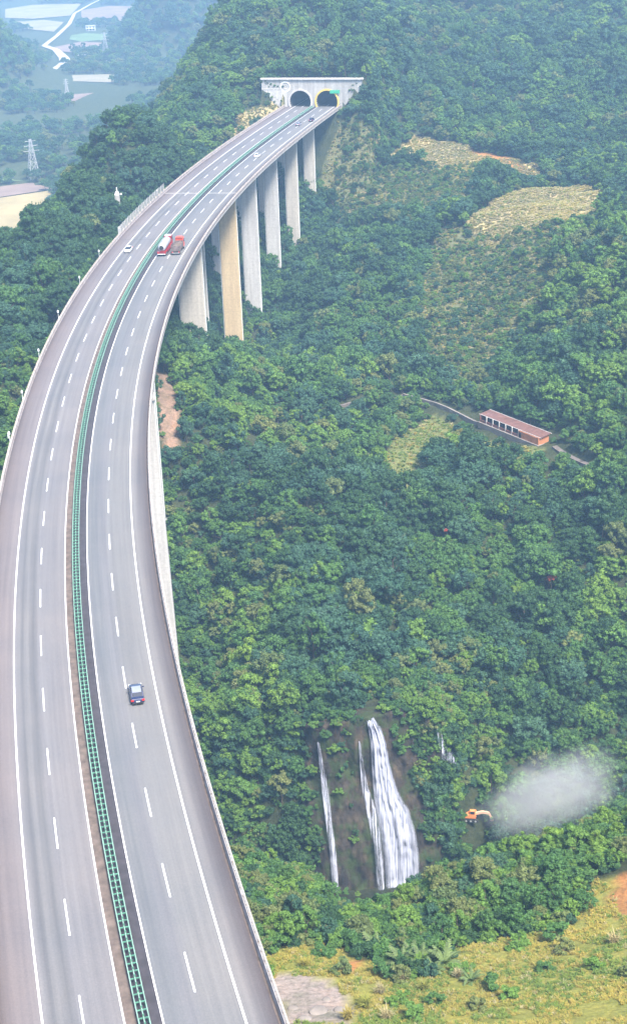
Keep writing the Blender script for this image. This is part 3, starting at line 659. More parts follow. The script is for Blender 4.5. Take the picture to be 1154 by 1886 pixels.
MB().box((0, 6.63, 2.6), (2.1, .12, .95)).build('windscreen', MAT['glass'], t)
for sg in (-1, 1):
    MB().box((sg * 1.2, 5.6, 2.6), (.1, 1.3, .8)).build('side_window', MAT['glass'], t)
    MB().box((sg * 1.0, -7.0, 1.05), (.4, .12, .24)).build('tail_light', MAT['tail_red'], t)
    MB().box((sg * 1.32, -1.2, .85), (.12, 5.5, .5)).build('side_guard', MAT['red_paint'], t, bevel=0.03)
    for y in (-5.6, -4.3, -3.0, 2.6, 5.4): wheel(t, sg * 1.05, y, .5, .34, MAT['steel'])
MB().box((0, -6.95, .72), (2.3, .14, .2)).build('bumper', MAT['white_paint'], t)
# tipper lorry
p, rz = place(330, 462, 7.4)
t = empty('tipper_lorry', p, rz); tag(t, 'tipper lorry with bright orange-red cab and dull brown load bed', 'lorry', 'lorries driving side by side')
MB().box((0, -.6, .95), (2.3, 9.0, .3)).build('chassis', MAT['black'], t, bevel=0.04)
bd = MB().box((0, -2.0, 1.2), (2.5, 6.6, .2))
for sg in (-1, 1): bd.box((sg * 1.22, -2.0, 1.9), (.08, 6.6, 1.3))
bd.box((0, 1.27, 2.0), (2.52, .1, 1.6)).box((0, -5.28, 1.85), (2.52, .08, 1.2))
bed = bd.build('load_bed', MAT['load'], t, bevel=0.02)
for sg in (-1, 1):
    for y in np.arange(-5, 1.2, 1.2): MB().box((sg * 1.29, y, 1.85), (.08, .12, 1.25)).build('rib', MAT['load'], bed)
mb = MB(); nn = 10
for i in range(nn + 1):
    for j in range(5):
        y = -5.2 + 6.4 * i / nn; x = -1.16 + 2.32 * j / 4; mb.v.append((x, y, 2.05 + .28 * math.sin(i * 1.7 + j) * (0 < j < 4) + .25 * (1 - (x / 1.2) ** 2)))
for i in range(nn):
    for j in range(4): a = i * 5 + j; mb.f.append((a, a + 1, a + 6, a + 5))
mb.build('load', MAT['soil_strip'], t)
MB().box((0, 3.0, 2.05), (2.5, 2.4, 2.6), top=.9, topy=.84).build('cab', MAT['orange_red_paint'], t, bevel=0.18, seg=3)
MB().box((0, 2.5, 3.5), (2.2, 1.5, .45), top=.8).build('wind_deflector', MAT['orange_red_paint'], t, bevel=0.1)
MB().box((0, 4.15, 2.55), (2.1, .12, .9)).build('windscreen', MAT['glass'], t)
for sg in (-1, 1):
    MB().box((sg * 1.2, 3.1, 2.5), (.1, 1.3, .75)).build('side_window', MAT['glass'], t)
    MB().box((sg * .95, -5.2, .9), (.4, .12, .24)).build('tail_light', MAT['tail_red'], t)
    for y in (-4.2, -2.9, 2.9): wheel(t, sg * 1.05, y, .5, .34, MAT['steel'])
MB().box((0, -5.2, .62), (2.2, .12, .18)).build('bumper', MAT['steel'], t)

# ------------------------------------------------------------------ excavator in the gorge
pe = atD(866, 1544, 262); pe[2] = float(tz(pe[0], pe[1]))
# a small working bench is levelled where it stands
ex = empty('excavator', pe + np.array([0, 0, .1]), math.radians(-8)); ex.scale = (.85, .85, .85); tag(ex, 'orange excavator with pale boom working in the gorge by the dust cloud', 'excavator')
for sg in (-1, 1):
    pr = [(-1.0 * 0 + 0, 0)]
    tr = MB(); q = []
    for i in range(16):
        a = 2 * math.pi * i / 16; q.append((1.55 * (1 if math.cos(a) > 0 else -1) + .42 * math.cos(a), .45 + .42 * math.sin(a)))
    mb = MB(); mb.v = [(x, sg * 1.1 - .28, z) for x, z in q] + [(x, sg * 1.1 + .28, z) for x, z in q]
    mb.f = [tuple(range(16)), tuple(range(31, 15, -1))] + [(i, (i + 1) % 16, 16 + (i + 1) % 16, 16 + i) for i in range(16)]
    tk = mb.build('track', MAT['black'], ex)
    for x in (-1.2, 0, 1.2): MB().cyl((x, sg * 1.1 - .31, .45), (x, sg * 1.1 + .31, .45), .26, n=10).build('roller', MAT['steel'], tk)
MB().box((0, 0, .95), (1.6, 1.6, .4)).build('turntable', MAT['black'], ex)
MB().box((-.5, 0, 1.75), (3.6, 2.5, 1.25)).build('upper_body', MAT['orange_paint'], ex, bevel=0.15)
MB().box((-1.95, 0, 1.75), (.9, 2.4, 1.15)).build('counterweight', MAT['orange_paint'], ex, bevel=0.25)
cb = MB().box((.35, -.75, 2.85), (1.5, 1.0, 1.3), top=.9).build('cab', MAT['orange_paint'], ex, bevel=0.08)
MB().box((.35, -1.24, 2.95), (1.1, .06, .8)).build('window', MAT['glass'], cb); MB().box((1.07, -.75, 2.95), (.06, .8, .85)).build('window', MAT['glass'], cb)
def beam(a, b_, w0, h0, h1, name, m):
    a, b_ = Vector(a), Vector(b_); d = (b_ - a).normalized(); u = Vector((0, 0, 1)); nrm = d.cross(u).normalized(); uu = nrm.cross(d)
    mb = MB()
    for p_, h in ((a, h0), (b_, h1)):
        mb.v += [tuple(p_ + nrm * sx * w0 + uu * sz * h) for sx, sz in ((-1, -1), (1, -1), (1, 1), (-1, 1))]
    mb.f = [(3, 2, 1, 0), (4, 5, 6, 7), (0, 1, 5, 4), (1, 2, 6, 5), (2, 3, 7, 6), (3, 0, 4, 7)]
    return mb.build(name, m, ex, bevel=0.04)
beam((1.0, .1, 1.9), (3.0, .1, 2.5), .24, .38, .36, 'boom', MAT['boom_paint']); beam((2.9, .1, 2.5), (4.6, .1, 2.2), .22, .36, .32, 'boom', MAT['boom_paint'])
beam((4.5, .1, 2.3), (5.2, .1, .9), .18, .26, .2, 'stick', MAT['boom_paint'])
bk = MB().prism([(5.0, .9), (5.9, .9), (5.8, .25), (5.3, .1), (4.9, .35)], -.5, .7); bk.v = [(y, x, z) for x, y, z in bk.v]; bk.build('bucket', MAT['boom_paint'], ex, bevel=0.04)

# ------------------------------------------------------------------ cliff and waterfalls
def cliff_point(x, v, out=0.0):
    yr, wd = rim(np.asarray(x, float)); y = yr + 1.5 - (wd + 3.0) * v; return np.stack([x, y - out, tz(x, y)], -1)
cx_ = np.linspace(-6.5, 31, 110); cv = np.linspace(0, 1, 90); CXg, CVg = np.meshgrid(cx_, cv, indexing='ij')
P = cliff_point(CXg, CVg)
edge = np.minimum(sstep(-6.5, -3, CXg), 1 - sstep(26, 31, CXg)) * sstep(0.0, 0.10, CVg)
rough = 4.0 * (fbm(CXg / 4.0, P[..., 2] / 9.0, 51, 5)) + 1.5 * np.abs(fbm(CXg / 1.6, P[..., 2] / 5.0, 61, 4)) + 0.7 * fbm(CXg / 0.8, P[..., 2] / 0.9, 71, 3)
P[..., 1] -= edge * (1.3 + rough) - 0.5 * (1 - edge)
k = np.arange(110 * 90).reshape(110, 90); F = np.stack([k[:-1, :-1], k[1:, :-1], k[1:, 1:], k[:-1, 1:]], -1).reshape(-1, 4)
m, n, b = mat('wet_shaded_rock'); g = N(n, 'ShaderNodeNewGeometry'); mp = N(n, 'ShaderNodeMapping'); mp.inputs['Scale'].default_value = (0.5, 0.5, 0.12); n.links.new(g.outputs['Position'], mp.inputs[0])
n1 = noise(n, 1.0, 8, mp.outputs[0]); n2 = noise(n, 1.4, 6, g.outputs['Position']); n3 = noise(n, 0.22, 4, g.outputs['Position'])
r1 = ramp(n, n1.outputs[0], [(0.3, (0.014, 0.013, 0.013)), (0.5, (0.040, 0.031, 0.023)), (0.74, (0.105, 0.078, 0.048))])  # wet rock tones, darkened further to paint in the shade of a recess
r3 = ramp(n, n3.outputs[0], [(0.48, (0, 0, 0)), (0.6, (1, 1, 1))]); moss = mixc(n, r1.outputs[0], (0.035, 0.052, 0.016), r3.outputs[0])
n.links.new(moss, b.inputs['Base Color']); b.inputs['Roughness'].default_value = 0.75; b.inputs['Specular IOR Level'].default_value = 0.25; bump(n, b, n2.outputs[0], 0.7, 0.35)
cliff = mesh_obj('cliff', P.reshape(-1, 3), F.tolist(), m, smooth=True); tag(cliff, 'dark mossy rock face behind the waterfalls, recess shade put into its colour', 'cliff', kind='structure')
MAT['rock'] = m
cliffP = P

def water_mat(name, cover_lo, cover_hi, scale=1.0):
    m, n, b = mat(name); uv = N(n, 'ShaderNodeUVMap', uv_map='flow'); sx = N(n, 'ShaderNodeSeparateXYZ'); n.links.new(uv.outputs[0], sx.inputs[0])
    mp = N(n, 'ShaderNodeMapping'); mp.inputs['Scale'].default_value = (2.6 * scale, 0.09, 1); n.links.new(uv.outputs[0], mp.inputs[0])
    a = noise(n, 1.0, 6, mp.outputs[0], 0.65, 0.6)
    mp2 = N(n, 'ShaderNodeMapping'); mp2.inputs['Scale'].default_value = (0.55, 0.35, 1); n.links.new(uv.outputs[0], mp2.inputs[0]); c = noise(n, 1.0, 5, mp2.outputs[0], 0.6)
    s = N(n, 'ShaderNodeMath', operation='MULTIPLY_ADD'); n.links.new(a.outputs[0], s.inputs[0]); s.inputs[1].default_value = 0.7
    s2 = N(n, 'ShaderNodeMath', operation='MULTIPLY'); n.links.new(c.outputs[0], s2.inputs[0]); s2.inputs[1].default_value = 0.3; n.links.new(s2.outputs[0], s.inputs[2])
    r = ramp(n, s.outputs[0], [(cover_lo, (0, 0, 0)), (cover_hi, (1, 1, 1))])
    e = N(n, 'ShaderNodeAttribute', attribute_name='edge'); mm = N(n, 'ShaderNodeMath', operation='MULTIPLY'); n.links.new(r.outputs[0], mm.inputs[0]); n.links.new(e.outputs['Fac'], mm.inputs[1])
    n.links.new(mm.outputs[0], b.inputs['Alpha'])
    rc = ramp(n, a.outputs[0], [(0.32, (0.20, 0.22, 0.31)), (0.62, (0.50, 0.52, 0.62))]); n.links.new(rc.outputs[0], b.inputs['Base Color']); b.inputs['Roughness'].default_value = 0.55
    bump(n, b, a.outputs[0], 0.6, 0.3)
    return m
def cliff_hit(px, py):
    """the point of the rock face behind a photo pixel"""
    p = hit(px, py); return p
CLx = cliffP[..., 0]; CLz = cliffP[..., 2]; CLy = cliffP[..., 1]
def face_y(x, z):
    i = int(np.clip(np.searchsorted(cx_, x), 1, 109)); c = cliffP[i]; zs = c[:, 2]; o = np.argsort(zs); return float(np.interp(z, zs[o], c[o, 1]))
def fall(name, path, lo, hi, label, nu=13, lift=0.6, scale=1.0, layers=2):
    """path of (left px, right px, py) rows, carried onto the rock face"""
    e = empty(name, tuple(cliff_hit((path[-1][0] + path[-1][1]) / 2, path[-1][2]))); tag(e, label, 'waterfall', 'waterfalls on the gorge cliff')
    base = np.array(e.location)
    ys = np.linspace(path[0][2], path[-1][2], 60); L = np.interp(ys, [p[2] for p in path], [p[0] for p in path]); Rr = np.interp(ys, [p[2] for p in path], [p[1] for p in path])
    for ly in range(layers):
        V_, uvs, ed = [], [], []
        for i, y in enumerate(ys):
            a, b_ = cliff_hit(L[i], y), cliff_hit(Rr[i], y)
            for j in range(nu):
                t = j / (nu - 1); q = a + (b_ - a) * t; fy = face_y(q[0], q[2])
                y_out = min(q[1], fy) - lift - 0.35 * ly - 0.9 * (i / 59) * (1 - abs(2 * t - 1)) - 0.35 * math.sin(t * 17 + ly * 3 + i * .05) - 0.25 * math.sin(t * 31 + i * .11)
                V_.append((q[0] - base[0], y_out - base[1], q[2] - base[2])); uvs.append((q[0] + ly * 37.3, q[2] * 1.0 + ly * 11)); 
                ed.append(min(1.0, 5.0 * min(t, 1 - t) + (0.12 if 0 < j < nu - 1 else 0)) * min(1, (59 - i) / 4 + .25))
        F_ = [(i * nu + j, i * nu + j + 1, (i + 1) * nu + j + 1, (i + 1) * nu + j) for i in range(59) for j in range(nu - 1)]
        o = mesh_obj('water_sheet', V_, F_, water_mat('falling_water', lo + 0.03 * ly, hi + 0.03 * ly, scale), e, smooth=True)
        ul = o.data.uv_layers.new(name='flow')
        for lp in o.data.loops: ul.data[lp.index].uv = uvs[lp.vertex_index]
        at2 = o.data.attributes.new('edge', 'FLOAT', 'POINT'); at2.data.foreach_set('value', ed)
    return e
fall('waterfall', [(670, 681, 1303), (676, 697, 1325), (680, 709, 1352), (682, 716, 1390), (684, 726, 1425), (686, 738, 1455), (690, 752, 1480), (698, 764, 1520), (704, 770, 1560), (708, 772, 1625)], 0.29, 0.48, 'broad white waterfall widening as it drops down the dark cliff', nu=17)
fall('waterfall', [(659, 664, 1352), (661, 669, 1400), (664, 678, 1440), (671, 690, 1475), (681, 700, 1520), (688, 704, 1560), (692, 708, 1625)], 0.40, 0.56, 'narrow strand of water hugging the near side of the broad fall', nu=7, layers=1)
fall('waterfall', [(583, 588, 1352), (588, 596, 1400), (591, 605, 1440), (598, 611, 1500), (606, 619, 1560), (611, 626, 1640)], 0.40, 0.60, 'thin tall thread of a waterfall apart from the others', nu=7, layers=2)
fall('waterfall', [(800, 806, 1325), (803, 814, 1345), (806, 822, 1365), (810, 838, 1380), (822, 842, 1388)], 0.46, 0.60, 'short faint cascade high in the trees beyond the broad fall', nu=7, lift=2.2, layers=1)

# ------------------------------------------------------------------ plants: leaf-built prototypes
def leaf_quads(C, Nrm, size, V_, F_, rng, aspect=0.62):
    """one pointed leaf-spray per row: four corners round the centre, bent a little"""
    n_ = len(C); r = rng.normal(size=(n_, 3)); t = np.cross(Nrm, r); t /= np.linalg.norm(t, axis=1)[:, None] + 1e-9; b_ = np.cross(Nrm, t)
    s = size * rng.uniform(.7, 1.35, (n_, 1)); k = len(V_)
    tip = C + t * s + Nrm * s * -.25; tail = C - t * s * .8 - Nrm * s * .1; l = C + b_ * s * aspect; rr = C - b_ * s * aspect
    V_ += np.stack([tail, l, tip, rr], 1).reshape(-1, 3).tolist(); F_ += [(k + 4 * i, k + 4 * i + 1, k + 4 * i + 2, k + 4 * i + 3) for i in range(n_)]
ICO = bmesh.new(); bmesh.ops.create_icosphere(ICO, subdivisions=1, radius=1.0); ICV = np.array([v.co[:] for v in ICO.verts]); ICF = [tuple(v.index for v in f.verts) for f in ICO.faces]; ICO.free()
def crown_mesh(name, seed, R, z0, z1, ncl, nleaf, leaf, m, flat=0.8, ck=1.0):
    rng = np.random.default_rng(seed); V_, F_ = [], []; zc = (z0 + z1) / 2; hz_ = (z1 - z0) / 2
    for c in range(ncl):
        a = rng.uniform(0, 2 * math.pi); u = rng.uniform(-.55, 1.0); rr = math.sqrt(max(0, 1 - u * u)) * rng.uniform(.35, .95)
        ce = np.array([R * rr * math.cos(a), R * rr * math.sin(a), zc + hz_ * u * rng.uniform(.55, .84)]); cr = R * rng.uniform(.17, .37) * ck
        d = ICV * (cr * .72) * rng.uniform(.8, 1.15, (len(ICV), 1)) * np.array([1, 1, flat]); k = len(V_); V_ += (d + ce).tolist(); F_ += [tuple(i + k for i in f) for f in ICF]
        q = rng.normal(size=(nleaf, 3)); q[:, 2] = np.abs(q[:, 2]) * .9 - .25; q /= np.linalg.norm(q, axis=1)[:, None]
        C = ce + q * cr * rng.uniform(.72, 1.12, (nleaf, 1)) * np.array([1, 1, flat])
        nr = q + rng.normal(size=q.shape) * .75 + np.array([0, 0, .25]); nr /= np.linalg.norm(nr, axis=1)[:, None]
        leaf_quads(C, nr, leaf, V_, F_, rng, .45)
    me = bpy.data.meshes.new(name); me.from_pydata(V_, [], F_); me.update(); me.materials.append(m); return me
def trunk_mesh(name, seed, h, r, R):
    rng = np.random.default_rng(seed); mb = MB(); p = Vector((0, 0, -1.2)); q = [p]
    for i in range(4): p = p + Vector((rng.uniform(-.15, .15), rng.uniform(-.15, .15), (h * .62 + 1.2) / 4)); q.append(p)
    for i in range(4): mb.cyl(q[i], q[i + 1], r * (1 - .16 * i), r * (1 - .16 * (i + 1)), 7)
    for i in range(5):
        a = i * 1.256 + rng.uniform(-.4, .4); st = q[2 + i % 3]; en = st + Vector((math.cos(a) * R * .6, math.sin(a) * R * .6, h * rng.uniform(.12, .26))); mb.cyl(st, en, r * .45, r * .15, 5)
    return mb.mesh(name, MAT['bark'])
PROTO_COL = bpy.data.collections.new('plant_library')          # held outside the scene, used by the forest masses
TREE = {}                                                      # species -> list of (crown mesh, trunk mesh)
for si, sp_ in enumerate(SPEC):
    TREE[sp_] = []
    for v in range(3):
        R = (2.5, 2.9, 2.2)[v]; h = (6.2, 5.4, 7.4)[v]
        TREE[sp_].append((crown_mesh('crown', 100 + si * 10 + v, R, h * .22, h, (26, 58, 34)[v], (52, 26, 34)[v], (.25, .20, .22)[v], MAT['leaf_' + sp_], (.8, .9, 1.25)[v], (1.0, .62, .8)[v]), trunk_mesh('trunk', 300 + si * 10 + v, h, .17, R)))
LIB = []
def lib(name, meshes):
    """one joined plant for the masses"""
    bm = bmesh.new(); mats = []
    for me in meshes:
        k0 = len(bm.faces); bm.from_mesh(me); bm.faces.ensure_lookup_table(); mi = len(mats); mats.append(me.materials[0])
        for f in bm.faces[k0:]: f.material_index = mi
    me = bpy.data.meshes.new(name); bm.to_mesh(me); bm.free()
    for m_ in mats: me.materials.append(m_)
    o = bpy.data.objects.new('%03d_%s' % (len(LIB), name), me); PROTO_COL.objects.link(o); LIB.append(o); return len(LIB) - 1
TREE_ID = {s: [lib('tree', list(t)) for t in TREE[s]] for s in SPEC}
SHRUB = {}; SHRUB_ID = {}
for si, sp_ in enumerate(SPEC):
    SHRUB[sp_] = [crown_mesh('foliage', 500 + si * 10 + v, 1.25, -.3, (1.7, 2.2)[v], 10, 60, .2, MAT['leaf_' + sp_]) for v in range(2)]
    SHRUB_ID[sp_] = [lib('shrub', [me]) for me in SHRUB[sp_]]
def tuft_mesh(name, seed, h, nbl, m, spread=.5, wd=.035):
    rng = np.random.default_rng(seed); V_, F_ = [], []
    for i in range(nbl):
        a = rng.uniform(0, 6.283); l = h * rng.uniform(.6, 1.15); b0 = np.array([rng.normal() * .16, rng.normal() * .16, -.05]); d = np.array([math.cos(a), math.sin(a), 0]); sd = np.array([-d[1], d[0], 0]) * wd * rng.uniform(.7, 1.5)
        lean = rng.uniform(.15, spread); m1 = b0 + d * l * lean * .45 + np.array([0, 0, l * .6]); tp = b0 + d * l * lean * 1.3 + np.array([0, 0, l * (.95 - lean * .4)]); k = len(V_)
        V_ += [b0 - sd, b0 + sd, m1 + sd, m1 - sd, tp]; F_ += [(k, k + 1, k + 2, k + 3), (k + 3, k + 2, k + 4)]
    me = bpy.data.meshes.new(name); me.from_pydata([tuple(v) for v in V_], [], F_); me.update(); me.materials.append(m); return me
TUFT = {c: [tuft_mesh('tuft', 700 + i + 7 * j, .55, 34, MAT['grass_' + c], .8, .05) for i in range(2)] for j, c in enumerate(('green', 'yellow', 'straw'))}
TUFT_ID = {c: [lib('tuft', [me]) for me in TUFT[c]] for c in TUFT}

# GN mass
def mass(name, pts, rot, scl, ids, label, cat):
    me = bpy.data.meshes.new(name); me.vertices.add(len(pts)); me.vertices.foreach_set('co', np.asarray(pts, np.float32).ravel()); me.update()
    a = me.attributes.new('rot', 'FLOAT_VECTOR', 'POINT'); a.data.foreach_set('vector', np.asarray(rot, np.float32).ravel())
    a = me.attributes.new('scl', 'FLOAT_VECTOR', 'POINT'); a.data.foreach_set('vector', np.asarray(scl, np.float32).ravel())
    a = me.attributes.new('pid', 'INT', 'POINT'); a.data.foreach_set('value', np.asarray(ids, np.int32))
    o = link(bpy.data.objects.new(name, me)); tag(o, label, cat, kind='stuff')
    gn = bpy.data.node_groups.get('plant_scatter')
    if gn is None:
        gn = bpy.data.node_groups.new('plant_scatter', 'GeometryNodeTree')
        gn.interface.new_socket('Geometry', in_out='INPUT', socket_type='NodeSocketGeometry'); gn.interface.new_socket('Geometry', in_out='OUTPUT', socket_type='NodeSocketGeometry')
        gi, go = gn.nodes.new('NodeGroupInput'), gn.nodes.new('NodeGroupOutput'); ip = gn.nodes.new('GeometryNodeInstanceOnPoints'); ci = gn.nodes.new('GeometryNodeCollectionInfo')
        ci.inputs['Collection'].default_value = PROTO_COL; ci.inputs['Separate Children'].default_value = True; ci.inputs['Reset Children'].default_value = True
        ip.inputs['Pick Instance'].default_value = True
        def attr(nm, ty):
            q = gn.nodes.new('GeometryNodeInputNamedAttribute'); q.data_type = ty; q.inputs['Name'].default_value = nm; return q.outputs['Attribute']
        gn.links.new(gi.outputs[0], ip.inputs['Points']); gn.links.new(ci.outputs[0], ip.inputs['Instance']); gn.links.new(attr('pid', 'INT'), ip.inputs['Instance Index'])
        gn.links.new(attr('rot', 'FLOAT_VECTOR'), ip.inputs['Rotation']); gn.links.new(attr('scl', 'FLOAT_VECTOR'), ip.inputs['Scale']); gn.links.new(ip.outputs[0], go.inputs[0])
    md = o.modifiers.new('scatter', 'NODES'); md.node_group = gn
    return o

# ------------------------------------------------------------------ where plants grow
Pq = V[Q]; e1 = Pq[:, 2] - Pq[:, 0]; e2 = Pq[:, 3] - Pq[:, 1]; area = 0.5 * np.linalg.norm(np.cross(e1, e2), axis=1); nrm = np.cross(e1, e2); nrm /= np.linalg.norm(nrm, axis=1)[:, None]
dist = np.hypot(qc[:, 0], qc[:, 1]); pxq, pyq, zq = project(qc)
view = (zq > 50) & (pxq > -330) & (pxq < 1640) & (pyq > -140) & (pyq < 2200)
def scatter(per_area, mask):
    lam = np.where(mask & view, area * per_area, 0.0); cnt = RNG.poisson(lam); i = np.repeat(np.arange(len(Q)), cnt); u = RNG.random((len(i), 2)); q = Pq[i]
    return (q[:, 0] * (1 - u[:, :1]) + q[:, 1] * u[:, :1]) * (1 - u[:, 1:]) + (q[:, 3] * (1 - u[:, :1]) + q[:, 2] * u[:, :1]) * u[:, 1:], i
cov = {k_: cover(k_, qc[:, 0], qc[:, 1]) for k_ in COVER}
open_ = cov['straw'] | cov['meadow'] | cov['bare'] | cov['orange'] | cov['glade'] | cov['bank']
sR, oR = road_coord(qc[:, 0], np.clip(qc[:, 1], 62, 795)); nearroad = (np.abs(qc[:, 0]) < 140) & (qc[:, 1] < 760)
flatland = (qc[:, 1] > 700) & (qc[:, 2] < -84)
wood = ~open_ & ~cov['rock'] & ~flatland
spacing = np.where(dist < 320, 2.6, np.where(dist < 760, 2.8, np.where(dist < 1100, 4.2, 9.0)))
dens = 1 / spacing ** 2 * np.where(cov['scrub'], 0.25, 1.0)
tp, ti = scatter(dens, wood)
# keep off the carriageway, away from the tunnel front
s_, o_ = road_coord(tp[:, 0], np.clip(tp[:, 1], 62, 795)); nr_ = (np.abs(tp[:, 0]) < 140) & (tp[:, 1] < 760)
sc = np.exp(RNG.normal(-.18, .32, len(tp))).clip(.38, 1.45) * np.where(tp[:, 1] < 215, .58, 1.0) * np.where(dist[ti] > 1100, 2.1, np.where(dist[ti] > 760, 1.3, 1.0)) * np.where(cov['scrub'][ti], .5, 1.0)
sc *= 0.85 + 0.5 * (vnoise(tp[:, 0] / 14, tp[:, 1] / 14, 91) - .2)
BIGZ = vnoise(tp[:, 0] / 26 + 9, tp[:, 1] / 30, 201) * .65 + vnoise(tp[:, 0] / 9, tp[:, 1] / 9, 203) * .35; sc *= .55 + .9 * BIGZ
topz = tp[:, 2] + 6.5 * sc
bad = nr_ & (s_ < S_PORTAL + 3) & (np.abs(o_) < 17.5) & (topz > -3.4)
bad |= nr_ & (np.abs(o_) < 14.5) & (s_ > S_PORTAL - 30) & (s_ < S_PORTAL + 5)
bad |= nr_ & (np.abs(o_) < 26) & (s_ > S_PORTAL - 14) & (s_ < S_PORTAL + 2) & (topz > 3 + 0.25 * np.abs(o_))
bad |= nr_ & (o_ < -13) & (o_ > -32) & (s_ > S_PORTAL - 45) & (s_ < S_PORTAL + 2) & (topz > -.5)
bad |= nr_ & (np.abs(o_) < 27) & (s_ > S_PORTAL - .5) & (s_ < S_PORTAL + 4)
def near_line(P_, pix, back, front):
    b_ = np.zeros(len(P_), bool); C_ = np.array([hit(*p)[:2] for p in pix])
    for a, c in zip(C_, C_[1:]):
        for t in np.linspace(0, 1, 8):
            q = a + (c - a) * t; dx, dy = P_[:, 0] - q[0], P_[:, 1] - q[1]; b_ |= (np.abs(dx) < 2.6) & (dy < back) & (dy > -front)
    return b_
CLEAR = (([(872, 784), (1004, 828)], 11, 13), ([(742, 732), (800, 748), (845, 766), (882, 786)], 1.5, 6), ([(1020, 826), (1100, 866)], 1.5, 6), ([(600, 760), (680, 736), (742, 730)], 1, 3))
for a_ in CLEAR: bad |= near_line(tp, *a_)
for p in ((1013, 1102), (820, 1010), (218, 383)):
    h_ = hit(*p); bad |= (np.abs(tp[:, 0] - h_[0]) < 3.4) & (tp[:, 1] - h_[1] < 2.5) & (tp[:, 1] - h_[1] > -8)
# keep clear of the broad falls and the excavator's bench
for (a0, b0, r0) in ((pe[0], pe[1], 5.0),): bad |= np.hypot(tp[:, 0] - a0 - 1.5, tp[:, 1] - b0 + 2) < r0
tp, ti, sc, BIGZ = tp[~bad], ti[~bad], sc[~bad], BIGZ[~bad]
# species by place: tall dark stands, low bright thickets
zone = np.full((len(tp), 5), (.26, .36, .15, .045, .20)); zone += sstep(.5, .72, BIGZ)[:, None] * np.array([.5, -.05, -.13, -.04, .12]) + sstep(.48, .28, BIGZ)[:, None] * np.array([-.22, .05, .35, .05, -.1])
yel = sstep(55, 95, tp[:, 0]) * sstep(300, 360, tp[:, 1]) * (1 - sstep(470, 520, tp[:, 1])); zone += yel[:, None] * np.array([-.25, .10, 1.0, .25, -.15])
fg = (tp[:, 1] < 215).astype(float); zone += fg[:, None] * np.array([-.3, .0, .60, .30, -.18])
kn = ((tp[:, 0] < -30) & (tp[:, 1] > 430) & (tp[:, 1] < 640)).astype(float); zone += kn[:, None] * np.array([1.6, -.25, -.14, -.04, .15])
fk = ((tp[:, 0] < 10) & (tp[:, 1] >= 640)).astype(float); zone += fk[:, None] * np.array([-.15, .1, .15, .08, .0])
scr = cov['scrub'][ti].astype(float); zone += scr[:, None] * np.array([-.2, 0, .05, .4, .1])
nz_ = np.stack([vnoise(tp[:, 0] / 16 + 40 * k_, tp[:, 1] / 16, 120 + k_) for k_ in range(5)], -1); zone = np.clip(zone, .01, 3) * (nz_ ** 2.2 + .05)
cum = np.cumsum(zone, 1) / zone.sum(1, keepdims=True); spid = (RNG.random((len(tp), 1)) > cum).sum(1)
var_ = RNG.integers(0, 3, len(tp)); rz_ = RNG.uniform(0, 6.283, len(tp))
tilt = RNG.normal(size=(len(tp), 2)) * .07
PALM_PX = [(693, 1756), (738, 1780), (776, 1776), (818, 1780), (757, 1764), (796, 1796), (866, 1812), (656, 1748), (466, 1606)]
for p in PALM_PX:
    h_ = hit(*p); dx, dy = tp[:, 0] - h_[0], tp[:, 1] - h_[1]; gone = (np.abs(dx) < 3.0) & (dy < 2.2) & (dy > -6.5); spid[gone] = -1
ok_ = spid >= 0; tp, ti, sc, spid, var_, rz_, tilt = tp[ok_], ti[ok_], sc[ok_], spid[ok_], var_[ok_], rz_[ok_], tilt[ok_]
# the 300 that show largest become trees of their own
px_, py_, dz_ = project(tp + np.array([0, 0, 1]) * (4 * sc)[:, None])
infr = (px_ > -8) & (px_ < 1162) & (py_ > -8) & (py_ < 1894)
pr0 = CAM + (tp + np.array([0, 0, 1]) * (4 * sc)[:, None] - CAM) * ((HC - 0.5) / (HC - (tp[:, 2] + 4 * sc)))[:, None]
sD, oD = road_coord(pr0[:, 0], np.clip(pr0[:, 1], 62, 795)); under = (pr0[:, 1] < 690) & (oD > -13.6) & (oD < 13.2) & (tp[:, 2] + 4 * sc < -.5)
size = sc / dz_; size[~infr | under] = 0
order = np.argsort(-size)[:900]; pick = []
for i in order:
    h_ = hit(px_[i], py_[i]); 
    if np.linalg.norm(h_ - CAM) > np.linalg.norm(tp[i] - CAM) - 6: pick.append(i)
    if len(pick) == 300: break
solo = np.zeros(len(tp), bool); solo[pick] = True
SPW = {'dark': 'dark green', 'mid': 'mid-green', 'bright': 'bright green', 'olive': 'dull olive', 'blue': 'blue-green'}
def zone_word(p, px, py):
    if p[1] < 215:
        if px < 560: return 'between the viaduct and the thin waterfall'
        if px < 700: return 'just below the foot of the waterfalls'
        if px < 860: return 'above the palms on the near slope'
        if px < 1000: return 'below the excavator on the near brow'
        return 'on the brow below the dust cloud'
    if py > 1420 and px < 560: return 'in the gorge close to the viaduct'
    if px < 480: return 'on the slope right beside the viaduct'
    if px < 640: return 'above the thin waterfall'
    if px < 760: return 'above or beside the broad waterfall'
    if px < 880: return 'by the short faint cascade'
    if px < 1000: return 'behind the excavator'
    return 'behind the dust cloud'
VW = ('rounded', 'broad low', 'tall slim')
